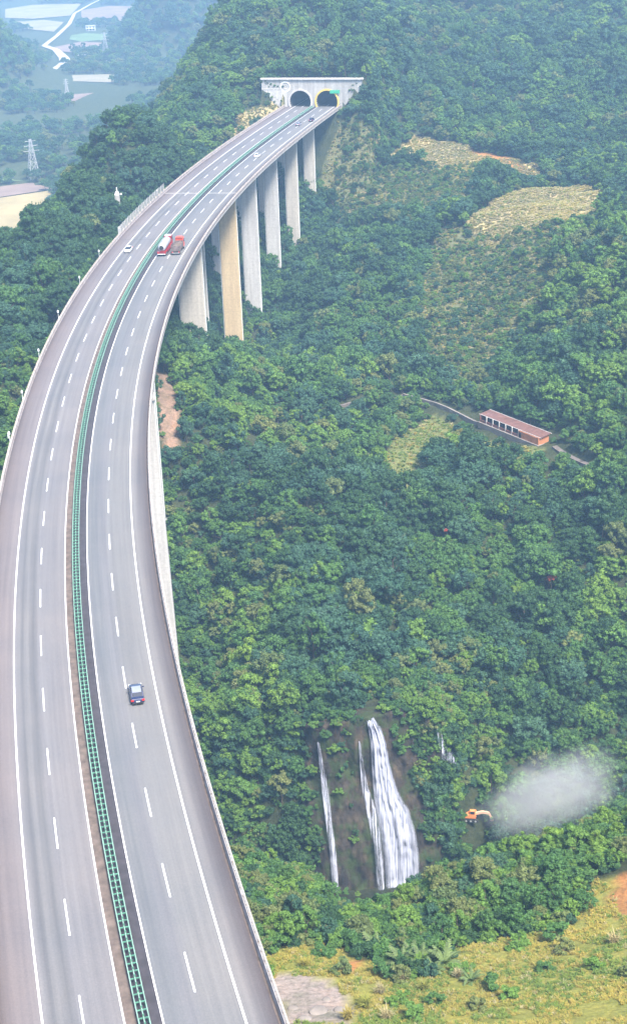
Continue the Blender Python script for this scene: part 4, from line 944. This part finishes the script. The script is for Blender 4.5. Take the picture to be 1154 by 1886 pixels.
for i in pick:
    sp_ = SPEC[spid[i]]; v = var_[i]; cm, tm = TREE[sp_][v]
    e = empty('broadleaf_tree', tp[i] - np.array([0, 0, .15]), rz_[i]); e.scale = (sc[i],) * 3
    tag(e, '%s %s %s tree %s' % ('small' if sc[i] < .62 else 'large' if sc[i] > .95 else 'medium', VW[v], SPW[sp_], zone_word(tp[i], px_[i], py_[i])), 'tree', 'broadleaf trees nearest the gorge')
    link(bpy.data.objects.new('crown', cm), e); link(bpy.data.objects.new('trunk', tm), e)
ids = np.array([TREE_ID[SPEC[s]][v] for s, v in zip(spid, var_)])
def forest(sel, label):
    k_ = sel & ~solo
    if k_.sum(): mass('forest', tp[k_] - np.array([0, 0, .2]), np.c_[tilt[k_], rz_[k_]], np.c_[sc[k_], sc[k_], sc[k_] * RNG.uniform(.85, 1.15, k_.sum())], ids[k_], label, 'forest')
left = (tp[:, 0] < np.interp(tp[:, 1], _D, _X)) & (tp[:, 1] < 900); far_ = tp[:, 1] > 1000
forest(left & ~far_, 'dense dark forest over the knoll on the outer side of the viaduct')
forest(~left & ~far_ & (tp[:, 1] > 470), 'hazy forest over the mountainside round the tunnel portal')
forest(~left & ~far_ & (tp[:, 1] <= 470), 'green forest over the slopes above the waterfalls')
forest(far_, 'far blue wooded hills rising from the valley floor')

# scrub, undergrowth between the trees
def pack(P_, i_, sp_prob, lo, hi):
    n_ = len(P_); c = RNG.choice(len(SPEC), n_, p=sp_prob); v = RNG.integers(0, 2, n_); s = RNG.uniform(lo, hi, n_); return P_, np.c_[RNG.normal(size=(n_, 2)) * .08, RNG.uniform(0, 6.283, n_)], np.c_[s, s, s * RNG.uniform(.7, 1.1, n_)], np.array([SHRUB_ID[SPEC[a]][b_] for a, b_ in zip(c, v)])
def clear(P_, i_, top=2.5):
    s, o = road_coord(P_[:, 0], np.clip(P_[:, 1], 62, 795)); nr = (np.abs(P_[:, 0]) < 140) & (P_[:, 1] < 760)
    b = nr & (((np.abs(o) < 14.5) & ((P_[:, 2] + top > -3) | (s > S_PORTAL - 30))) & (s < S_PORTAL + 5)); b |= np.hypot(P_[:, 0] - pe[0] - 1, P_[:, 1] - pe[1] + 1.5) < 3.6
    for a_ in CLEAR: b |= near_line(P_, a_[0], 1.0 if a_[1] < 5 else a_[1], a_[2] * (.3 if a_[1] < 5 else .7))
    return P_[~b], i_[~b]
q_ = clear(*scatter(np.full(len(Q), .34), (cov['scrub']) & (qc[:, 1] > 300))); mass('scrub', *pack(*q_, (.03, .16, .26, .45, .10), .4, 1.05), 'pale low scrub covering the open hillside below the straw meadow', 'scrub')
q_ = clear(*scatter(np.where(dist < 330, .36, .18), wood & (dist < 700) & ~cov['scrub'])); mass('undergrowth', *pack(*q_, (.2, .40, .22, .06, .12), .6, 1.5), 'leafy undergrowth between the trees on the slopes', 'undergrowth')
FALLS = [[(670, 1303), (690, 1340), (700, 1390), (708, 1430), (720, 1470), (735, 1520), (740, 1640)], [(661, 1350), (667, 1420), (685, 1500), (700, 1640)], [(585, 1350), (598, 1440), (605, 1510), (618, 1640)]]
ii, jj = RNG.integers(0, 110, 1500), RNG.integers(0, 90, 1500); cp = cliffP[ii, jj]; cpx, cpy, _z = project(cp); dmin = np.full(len(cp), 1e9)
for k_, f_ in enumerate(FALLS):
    fx = np.interp(cpy, [p[1] for p in f_], [p[0] for p in f_]); hw = np.interp(cpy, [1303, 1480, 1640], [(14, 36, 40), (6, 12, 14), (6, 9, 12)][k_]); dmin = np.minimum(dmin, np.where(cpy > f_[0][1] - 6, np.abs(cpx - fx) - hw, 1e9))
between = (cpx > 596) & (cpx < 690) & (cpy > 1425); rightside = (cpx > 735) & (cpy > 1330) & (dmin < 26)
pk = np.where(dmin < 7, 0, np.where(jj < 22, .9, np.where(between, .10, np.where(rightside, .28, .55)))); kp = RNG.random(len(cp)) < pk * .62; cp = cp[kp]
mass('hanging_shrubs', *pack(cp, None, (.25, .42, .25, .03, .05), .5, 1.25), 'shrubs clinging to the rim and face of the waterfall cliff', 'shrubs')
# far valley hedges and woods
vn = vnoise(qc[:, 0] / 60, qc[:, 1] / 90, 15)
q_ = scatter(np.full(len(Q), .016), flatland & (vn > np.where(qc[:, 1] > 1300, .56, .38))); n_ = len(q_[0]); c = RNG.choice(5, n_, p=(.3, .3, .1, .1, .2)); s = RNG.uniform(.9, 2.2, n_)
# (fields and the pale road keep themselves clear below)
VALLEY = (q_[0], c, s)

# ------------------------------------------------------------------ the near slope: grass, palms, shrubs, straw clumps
def ground(px, py):
    p = hit(px, py); p[2] = float(tz(p[0], p[1])); return p
def tufts(P_, name, probs, lo, hi, label):
    n_ = len(P_); kinds = list(TUFT); c = RNG.choice(3, n_, p=probs) if not isinstance(probs, np.ndarray) else np.array([RNG.choice(3, p=r) for r in probs]); s = RNG.uniform(lo, hi, n_)
    mass(name, P_ - np.array([0, 0, .03]), np.c_[RNG.normal(size=(n_, 2)) * .12, RNG.uniform(0, 6.283, n_)], np.c_[s, s, s * RNG.uniform(.7, 1.2, n_)], np.array([TUFT_ID[kinds[a]][b_] for a, b_ in zip(c, RNG.integers(0, 2, n_))]), label, 'grass')
gm = cov['meadow'] & ~cov['orange'] & ~cov['bare']
P_, i_ = scatter(np.full(len(Q), 6.0), gm & (qc[:, 1] > 100)); w_ = vnoise(P_[:, 0] / 9, P_[:, 1] / 6, 44) * .6 + vnoise(P_[:, 0] / 3, P_[:, 1] / 3, 46) * .4
keep = vnoise(P_[:, 0] / 2.2, P_[:, 1] / 2.2, 45) > .30; P_, w_ = P_[keep], w_[keep]
pb = np.stack([np.clip(1.75 - 2.8 * w_, .05, 1), np.clip(2.8 * w_ - .7, .05, 1), np.full(len(w_), .05)], -1); pb /= pb.sum(1, keepdims=True)
tufts(P_, 'grass', pb, .35, .85, 'rough green and yellow grass over the near hillside')
P_, i_ = scatter(np.full(len(Q), 1.8), cov['straw'] & (qc[:, 1] > 300)); tufts(P_, 'grass', (.10, .30, .60), .7, 1.7, 'pale straw-coloured grass on the hillside meadows')
P_, i_ = scatter(np.full(len(Q), .6), cov['scrub'] & (qc[:, 1] > 300)); tufts(P_, 'grass', (.25, .35, .40), .8, 1.7, 'thin pale grass between the low scrub on the open hillside')
P_, i_ = scatter(np.full(len(Q), .9), cov['glade']); tufts(P_, 'grass', (.70, .24, .06), .7, 1.4, 'yellowish grass in the clearing below the red shed')

def frond_mesh(name, L_, seed, droop):
    rng = np.random.default_rng(seed); V_, F_ = [], []; n_ = 9
    def at_(t): return np.array([L_ * t * (1 - .18 * t), 0, L_ * (.62 * t - droop * t * t)])
    for i in range(n_):
        t0, t1 = i / n_, (i + 1) / n_; a, b_ = at_(t0), at_(t1)
        for sg in (-1, 1):
            w_ = L_ * (.105 * math.sin(math.pi * (t0 * .78 + .2)) + .012) * rng.uniform(.8, 1.2); k = len(V_); tip = a + (b_ - a) * 1.45 + np.array([0, sg * w_ * 1.5, -w_ * .55])
            V_ += [a, a + (b_ - a) * .92, tip, a + np.array([L_ * .02, sg * w_ * .75, -w_ * .1])]; F_.append((k, k + 1, k + 2, k + 3) if sg < 0 else (k + 3, k + 2, k + 1, k))
    me = bpy.data.meshes.new(name); me.from_pydata([tuple(v) for v in V_], [], F_); me.update(); me.materials.append(MAT['leaf_palm']); return me
FR = [frond_mesh('frond', 1.0, 900 + i, d) for i, d in enumerate((.35, .55, .85))]
palm_at = [(693, 1756, 3.3, 'standing alone nearest the viaduct'), (738, 1780, 3.0, 'lowest of the cluster, toward the viaduct'), (776, 1776, 3.4, 'in the middle of the cluster'), (818, 1780, 3.2, 'at the meadow end of the cluster'), (757, 1764, 2.6, 'small, behind the middle one'), (796, 1796, 2.4, 'small, in front of the cluster'), (866, 1812, 2.2, 'isolated at the edge of the yellow meadow'), (656, 1748, 2.0, 'smallest, with drooping pale fronds'), (466, 1606, 2.2, 'close to the viaduct parapet above the others')]
for k_, (px, py, L_, wd_) in enumerate(palm_at):
    e = empty('palm', ground(px, py) - np.array([0, 0, .1]), k_ * 1.1); tag(e, 'feathery green palm %s' % wd_, 'palm', 'palms on the near slope')
    MB().cyl((0, 0, -.4), (0, 0, .5 * L_ * .3), .16, .1, 8).build('trunk', MAT['bark'], e)
    nf = 14
    for i in range(nf):
        o = link(bpy.data.objects.new('frond', FR[i % 3]), e); o.location = (0, 0, .12 * L_); s = L_ * random.uniform(.8, 1.12); o.scale = (s,) * 3; o.rotation_euler = (random.uniform(-.2, .2), -random.uniform(-.15, .55) if i % 3 else -.55, 2 * math.pi * i / nf * 1.0 + random.uniform(-.2, .2))
bushes = [(1098, 1788, .62, 'bright', 'small bright green bush alone in the yellow meadow'), (905, 1822, .75, 'mid', 'mid-green bush in the meadow below the isolated palm'), (880, 1860, .65, 'olive', 'olive bush low in the meadow near the picture bottom'), (935, 1842, .6, 'bright', 'small bright bush beside the meadow hollow'), (600, 1762, .8, 'mid', 'dark-leaved bush uphill of the bare ground'), (632, 1795, .7, 'olive', 'olive bush at the edge of the bare ground'), (560, 1742, .7, 'olive', 'dull olive bush by the viaduct parapet'), (705, 1800, .8, 'mid', 'bushy mid-green shrub under the lone palm'), (850, 1790, .7, 'bright', 'bright shrub between the palm cluster and the meadow'),
          (1040, 1755, .7, 'olive', 'olive shrub on the meadow crest'), (1000, 1790, .55, 'mid', 'small mid-green shrub in the middle of the meadow'), (1150, 1800, .6, 'olive', 'olive shrub under the orange soil scar'), (735, 1850, .7, 'bright', 'bright green shrub among straw clumps'), (800, 1850, .6, 'mid', 'mid-green shrub downhill of the palm cluster'), (520, 1735, .8, 'mid', 'mid-green bush pressed against the viaduct edge'), (760, 1880, .7, 'bright', 'bright shrub at the picture bottom, toward the viaduct'), (955, 1745, .9, 'bright', 'bright shrub at the top of the meadow slope'), (1020, 1730, .9, 'mid', 'mid-green shrub where meadow meets the trees')]
for k_, (px, py, s, sp_, lb) in enumerate(bushes):
    e = empty('bush', ground(px, py), k_ * 1.7); e.scale = (s * 1.7, s * 1.7, s * 1.25); tag(e, lb, 'bush', 'bushes on the near meadow')
    link(bpy.data.objects.new('foliage', SHRUB[sp_][k_ % 2]), e)
    MB().cyl((0, 0, -.5), (.1, 0, .6), .09, .05, 6).build('stem', MAT['bark'], e)
BIGT = [tuft_mesh('blades', 960 + i, 1.3, 170, MAT['grass_straw'], .6, .03) for i in range(3)]; BIGG = [tuft_mesh('blades', 970 + i, 1.3, 170, MAT['grass_yellow'], .65, .035) for i in range(2)]
clumps = [(738, 1808, 1.2, 0, 'straw grass clump below the palm cluster'), (700, 1832, 1.1, 0, 'straw grass clump uphill of the bright shrub'), (672, 1858, 1.3, 1, 'yellow grass clump at the edge of the bare ground'), (640, 1880, 1.2, 1, 'yellow grass clump at the picture bottom by the bare ground'), (1128, 1738, 1.35, 0, 'large pale feathery grass clump beside the orange soil scar'), (548, 1700, 1.1, 1, 'yellow grass clump uphill of the olive bush'), (842, 1800, 1.0, 0, 'small straw clump beside the isolated palm'), (560, 1780, 1.0, 1, 'yellow clump at the top of the bare ground'), (500, 1660, 1.2, 1, 'yellow clump close under the viaduct edge'), (600, 1720, 1.2, 0, 'straw clump among olive bushes'), (710, 1880, 1.3, 0, 'straw clump at the picture bottom between shrubs'), (780, 1825, 1.1, 1, 'yellow clump in front of the palm cluster')]
for k_, (px, py, s, c_, lb) in enumerate(clumps):
    e = bpy.data.objects.new('grass_clump', (BIGG if c_ else BIGT)[k_ % 2]); e.location = ground(px, py); e.rotation_euler = (0, 0, k_ * 2.1); e.scale = (s,) * 3; link(e); tag(e, lb, 'grass clump', 'grass clumps on the near slope')
# pale stones on the bare ground
for k_, (px, py, s) in enumerate([(585, 1868, 1.3), (560, 1880, 1.0), (600, 1845, .7), (540, 1862, .8), (625, 1862, .9)]):
    d = ICV * s * np.random.default_rng(k_).uniform(.7, 1.2, (len(ICV), 1)) * np.array([1.2, 1, .5]); o = mesh_obj('boulder', d, ICF, MAT['path']); o.location = ground(px, py); o.modifiers.new('s', 'SUBSURF').render_levels = 1
    tag(o, ['largest pale boulder on the bare ground', 'pale boulder nearest the picture bottom on the bare ground', 'smallest pale boulder, uphill on the bare ground', 'pale boulder nearest the viaduct on the bare ground', 'pale boulder at the grassy side of the bare ground'][k_], 'boulder', 'boulders on the bare ground')

# ------------------------------------------------------------------ red-roofed shed on the hillside, its wall and tracks
a_, b_ = ground(882, 790), ground(990, 822); a_[2] = b_[2] = max(a_[2], b_[2]) + .2; d = b_ - a_; LN = float(np.hypot(d[0], d[1])); rzs = math.atan2(d[1], d[0])
sh = empty('shed', a_, rzs); tag(sh, 'long low red-roofed shed with an orange end wall on the hillside', 'shed')
DP = 4.0; sh.scale = (1, 1, .78)
MB().box((LN / 2, DP / 2, -1.2), (LN + .6, DP + .8, 2.4)).build('plinth', MAT['path'], sh, bevel=0.05)
MB().box((LN / 2, DP - .15, 1.5), (LN, .25, 3.0)).build('back_wall', MAT['brick_red'], sh)
MB().box((.12, DP / 2, 1.4), (.25, DP, 2.8)).build('end_wall', MAT['brick_red'], sh)
MB().box((LN - .12, DP / 2, 1.4), (.25, DP, 2.8)).build('end_wall', MAT['orange_wall'], sh)
ow = MB().box((LN * .83, .15, 1.3), (LN * .32, .25, 2.6)).build('front_wall', MAT['orange_wall'], sh); MB().box((LN * .70, .0, 1.0), (.9, .1, 2.0)).build('door', MAT['black'], ow)
MB().box((LN * .34, .2, .45), (LN * .66, .2, .9)).build('low_wall', MAT['brick_red'], sh)
for i in range(7): MB().box((LN * .66 * i / 6 + .1, .2, 1.35), (.28, .28, 2.7)).build('column', MAT['white_concrete'], sh)
rf = mesh_obj('roof', [(-.5, .5, 2.78), (LN + .5, .5, 2.78), (LN + .5, DP + .4, 3.3), (-.5, DP + .4, 3.3), (-.5, .5, 2.65), (LN + .5, .5, 2.65), (LN + .5, DP + .4, 3.17), (-.5, DP + .4, 3.17)], [(0, 1, 2, 3), (7, 6, 5, 4), (0, 4, 5, 1), (1, 5, 6, 2), (2, 6, 7, 3), (3, 7, 4, 0)], MAT['tin_roof'], sh)
for i in range(1, 16):
    x = -.5 + (LN + 1) * i / 16; mesh_obj('roof_seam', [(x - .05, .5, 2.79), (x + .05, .5, 2.79), (x + .05, DP + .4, 3.31), (x - .05, DP + .4, 3.31), (x, .5, 2.87), (x, DP + .4, 3.39)], [(0, 4, 5, 3), (4, 1, 2, 5)], MAT['tin_roof'], rf)
for y, z in ((.42, 2.72), (DP + .44, 3.3)): MB().box((LN / 2, y, z), (LN + 1.2, .14, .2)).build('fascia', MAT['white_concrete'], rf)
def ribbon(name, pix, w_, lift, m, label, wall=0.0, kind='structure', cat='path'):
    C_ = [ground(*p) for p in pix]; pts = []
    for a, b2 in zip(C_, C_[1:]):
        n_ = max(2, int(np.linalg.norm(b2 - a) / 2.5)); pts += [a + (b2 - a) * t for t in np.linspace(0, 1, n_, endpoint=False)]
    pts.append(C_[-1]); pts = np.array(pts); pts[:, 2] = tz(pts[:, 0], pts[:, 1]); kk = np.ones(5) / 5
    if len(pts) > 8: pts[2:-2, 2] = np.convolve(pts[:, 2], kk, 'valid')
    t = np.gradient(pts, axis=0); nn = np.stack([t[:, 1], -t[:, 0]], -1); nn /= np.linalg.norm(nn, axis=1)[:, None]
    if np.isscalar(w_): w_ = np.full(len(pts), w_)
    else: w_ = np.interp(np.linspace(0, 1, len(pts)), np.linspace(0, 1, len(w_)), w_)
    V_, F_ = [], []
    for p_, q, ww in zip(pts, nn, w_):
        for o, z in ((-.5, lift), (.5, lift), (.5, -wall - 1.2), (-.5, -wall - 1.2)): V_.append((p_[0] + q[0] * ww * o, p_[1] + q[1] * ww * o, p_[2] + z))
    for i in range(len(pts) - 1):
        for j in range(4): F_.append((i * 4 + j, i * 4 + (j + 1) % 4, i * 4 + 4 + (j + 1) % 4, i * 4 + 4 + j))
    o = mesh_obj(name, V_, F_, m); tag(o, label, cat, kind=kind); return o
ribbon('retaining_wall', [(742, 732), (800, 748), (845, 766), (882, 786)], .55, 1.2, MAT['path'], 'pale concrete wall leading down to the red-roofed shed', kind='thing', cat='wall')
ribbon('path', [(1020, 826), (1050, 846), (1075, 858), (1100, 866)], 1.6, .5, MAT['track'], 'grey track beyond the orange end of the shed')
ribbon('path', [(580, 768), (630, 750), (680, 736), (742, 730)], 1.0, .5, MAT['track'], 'faint footpath crossing the slope to the concrete wall')
for (px, py, s, lb) in ((1013, 1102, 1.0, 'small red-leaved bush standing out in the green forest'), (820, 1010, .5, 'tiny pinkish bush in the forest below the clearing')):
    e = empty('red_bush', ground(px, py) + np.array([0, 0, 4.6])); e.scale = (s, s, s * .9); tag(e, lb, 'bush'); link(bpy.data.objects.new('foliage', crown_mesh('foliage', 77, 1.25, -.3, 1.8, 10, 60, .2, MAT['red_leaf'])), e); MB().cyl((0, 0, -5.5), (0, 0, .6), .1, .06, 6).build('stem', MAT['bark'], e)

# white monument on the knoll
p = ground(218, 383); mo = empty('stone_monument', p + np.array([0, 0, 4.5])); mo.scale = (.62,) * 3; tag(mo, 'small white stone monument among the dark trees of the knoll', 'monument')
MB().box((0, 0, -3.2), (2.6, 2.2, 6.4)).build('plinth', MAT['concrete'], mo); MB().box((0, 0, .9), (2.8, 2.2, 1.8), top=.55).build('base', MAT['white_paint'], mo, bevel=0.05); MB().box((0, 0, 3.0), (.7, .7, 2.5), top=.5).build('shaft', MAT['white_paint'], mo); MB().box((2.2, 0, .4), (.9, .9, .9), top=.6).build('side_stone', MAT['white_paint'], mo)

# ------------------------------------------------------------------ the far valley
def vpt(px, py, z=-100.0): return atZ(px, py, z)
FIELDS = [([(-40, 372), (96, 352), (92, 392), (40, 440), (-40, 470)], 'field_ochre', 'broad ochre field at the foot of the knoll'), ([(-40, 350), (60, 338), (98, 350), (-40, 371)], 'field_tan', 'tan strip of field above the ochre one'),
 ([(95, 152), (130, 140), (200, 138), (246, 146), (200, 153), (140, 151)], 'field_pale', 'narrow pale strip of field below the village'), ([(100, 178), (180, 172), (285, 170), (270, 186), (180, 190), (110, 188)], 'field_tan', 'brownish field band across the wooded valley'),
 ([(132, 66), (160, 62), (212, 66), (206, 74), (150, 78), (128, 74)], 'field_green', 'green plot in front of the white house'), ([(100, 88), (150, 78), (190, 80), (190, 96), (140, 98), (104, 96)], 'field_tan', 'reddish brown plot beside the pale road'),
 ([(150, 20), (200, 12), (290, 14), (250, 34), (200, 44), (150, 38)], 'field_tan', 'brown field behind the white house'), ([(10, 18), (60, 10), (150, 8), (130, 30), (60, 36), (10, 34)], 'field_pale', 'pale field at the head of the valley'), ([(0, 318), (60, 312), (90, 330), (0, 340)], 'field_green', 'green field in front of the pylon'), ([(24, 42), (80, 38), (118, 42), (100, 60), (60, 56), (28, 52)], 'field_pale', 'pale field beside the upper pale road')]
fpol = []
for k_, (pix, m_, lb) in enumerate(FIELDS):
    P_ = np.array([vpt(*p) for p in pix]); fpol.append(P_[:, :2]); P_[:, 2] = -99.3 + .06 * k_
    o = mesh_obj('field', P_, [tuple(range(len(P_)))[::-1]], MAT[m_]); tag(o, lb, 'field', kind='structure')
rp = [(200, -6), (170, 8), (138, 26), (128, 46), (105, 68), (82, 86)]; rp2 = [(82, 86), (104, 94), (118, 108), (122, 118)]; rp3 = [(70, 86), (82, 86)]
def vribbon(name, pix, ws, label, z):
    C_ = np.array([vpt(*p) for p in pix]); t = np.gradient(C_, axis=0); nn = np.stack([t[:, 1], -t[:, 0]], -1); nn /= np.linalg.norm(nn, axis=1)[:, None]; V_, F_ = [], []
    for p_, q, w_ in zip(C_, nn, ws): V_ += [(p_[0] - q[0] * w_ / 2, p_[1] - q[1] * w_ / 2, z), (p_[0] + q[0] * w_ / 2, p_[1] + q[1] * w_ / 2, z)]
    for i in range(len(pix) - 1): F_.append((2 * i, 2 * i + 1, 2 * i + 3, 2 * i + 2))
    tag(mesh_obj(name, V_, F_, MAT['pale_road']), label, 'road', kind='structure'); return C_[:, :2]
r1_ = vribbon('road', rp, [4, 4, 5, 6, 6, 7], 'pale concrete road winding up the far valley', -98.5)
r2_ = vribbon('road', rp2, [8, 9, 12, 14], 'pale yard and lane by the village houses', -98.44)
r3_ = vribbon('road', [(122, 114), (108, 124), (96, 132)], [9, 6, 9], 'pale track end below the village yard', -98.38)
P_, c, s = VALLEY; ok = np.ones(len(P_), bool)
for f in fpol: ok &= ~inside(f, P_[:, 0], P_[:, 1])
for r_ in (r1_, r2_):
    for a, b2 in zip(r_, r_[1:]):
        for t in np.linspace(0, 1, 12): ok &= np.hypot(P_[:, 0] - (a + (b2 - a) * t)[0], P_[:, 1] - (a + (b2 - a) * t)[1]) > 15
P_, c, s = P_[ok], c[ok], s[ok]
mass('woodland', P_, np.c_[np.zeros((len(P_), 2)), RNG.uniform(0, 6.283, len(P_))], np.c_[s, s, s * .85], np.array([TREE_ID[SPEC[a]][k_ % 3] for k_, a in enumerate(c)]), 'scattered woods and hedges on the hazy valley floor', 'woodland')
def house(px, py, w_, d_, floors, label, rz=0.0):
    p = vpt(px, py); e = empty('house', (p[0], p[1], -99.6), rz); tag(e, label, 'house', 'village houses in the far valley'); h = floors * 3.3
    wl = MB().box((0, 0, h / 2), (w_, d_, h)).build('wall', MAT['white_paint'], e)
    MB().box((0, 0, h + .3), (w_ + .8, d_ + .8, .6)).build('roof', MAT['white_concrete'], e)
    for f in range(floors):
        for k_ in range(int(w_ // 4)):
            x = -w_ / 2 + (k_ + .5) * w_ / int(w_ // 4); 
            o = MB().box((x, -d_ / 2 - .02, f * 3.3 + 1.8), (2.0, .3, 1.7)).build('window', MAT['glass'], e); MB().box((x, -d_ / 2 - .12, f * 3.3 + .9), (2.3, .4, .15)).build('sill', MAT['white_concrete'], o)
    if floors > 1: MB().box((0, -d_ / 2 - .7, 3.3), (w_, 1.4, .25)).build('balcony', MAT['white_paint'], e)
house(168, 57, 13, 9, 2, 'square white two-storey house above the green plot'); house(152, 113, 9, 8, 2, 'white house with dark openings beside the yard', .2); house(172, 112, 11, 8, 1, 'low whitish house next to the two-storey one by the yard', .15); house(205, 118, 10, 8, 1, 'low pale house at the woodland edge', -.2)
def pylon(px, py, h, label):
    p = vpt(px, py); e = empty('pylon', (p[0], p[1], -99.8), .5); tag(e, label, 'pylon', 'pylons in the valley'); mb = MB(); b0, b1 = h * .13, h * .02
    lv = [0, .25, .45, .62, .76, .88, 1.0]
    for sx in (-1, 1):
        for sy in (-1, 1): MB().cyl((sx * b0, sy * b0, -1), (sx * b1, sy * b1, h), .22, .15, 5).build('leg', MAT['steel'], e)
    for a, b2 in zip(lv, lv[1:]):
        ra, rb = b0 + (b1 - b0) * a, b0 + (b1 - b0) * b2; ca = [(-ra, -ra), (ra, -ra), (ra, ra), (-ra, ra)]; cb_ = [(-rb, -rb), (rb, -rb), (rb, rb), (-rb, rb)]
        for i in range(4):
            j = (i + 1) % 4; mb.cyl((*ca[i], a * h), (*cb_[j], b2 * h), .13, n=4).cyl((*ca[j], a * h), (*cb_[i], b2 * h), .13, n=4).cyl((*ca[i], a * h), (*ca[j], a * h), .13, n=4)
    mb.build('lattice', MAT['steel'], e)
    for z, l in ((.72, .2), (.84, .17), (.95, .13)): MB().cyl((-l * h, 0, z * h), (l * h, 0, z * h), .15, n=5).build('cross_arm', MAT['steel'], e)
pylon(64, 334, 30, 'pale lattice pylon standing above the ochre field'); pylon(196, 108, 30, 'far faint pylon between the village and the blue hill'); pylon(124, 176, 16, 'small faint pole pylon over the brownish field band')

# ------------------------------------------------------------------ dust cloud drifting out of the gorge
pc = atD(1012, 1462, 236)
m = bpy.data.materials.new('dust'); m.use_nodes = True; n = m.node_tree; n.nodes.clear(); out = N(n, 'ShaderNodeOutputMaterial'); pv = N(n, 'ShaderNodeVolumePrincipled')
pv.inputs['Color'].default_value = (0.99, 0.985, 0.98, 1); pv.inputs['Anisotropy'].default_value = 0.1
tc = N(n, 'ShaderNodeTexCoord'); ln = N(n, 'ShaderNodeVectorMath', operation='LENGTH'); nz1 = noise(n, 1.9, 7, tc.outputs['Object'], 0.65); 
ad = N(n, 'ShaderNodeVectorMath', operation='MULTIPLY_ADD'); n.links.new(nz1.outputs['Color'], ad.inputs[0]); ad.inputs[1].default_value = (1.15, 1.15, 1.15); n.links.new(tc.outputs['Object'], ad.inputs[2])
sb = N(n, 'ShaderNodeVectorMath', operation='SUBTRACT'); n.links.new(ad.outputs[0], sb.inputs[0]); sb.inputs[1].default_value = (.575, .575, .575); n.links.new(sb.outputs[0], ln.inputs[0])
mr = N(n, 'ShaderNodeMapRange', interpolation_type='SMOOTHSTEP'); n.links.new(ln.outputs['Value'], mr.inputs[0]); mr.inputs[1].default_value = 0.95; mr.inputs[2].default_value = 0.1; mr.inputs[3].default_value = 0.0; mr.inputs[4].default_value = 0.17
n.links.new(mr.outputs[0], pv.inputs['Density']); n.links.new(pv.outputs[0], out.inputs['Volume'])
bm = bmesh.new(); bmesh.ops.create_icosphere(bm, subdivisions=3, radius=1.0); me = bpy.data.meshes.new('dust_cloud'); bm.to_mesh(me); bm.free(); me.materials.append(m)
dc = link(bpy.data.objects.new('dust_cloud', me)); dc.location = pc; dc.scale = (18.5, 8.5, 9.0); dc.rotation_euler = (0, math.radians(-24), 0); tag(dc, 'pale grey dust cloud drifting past the excavator in the gorge', 'dust cloud', kind='stuff')
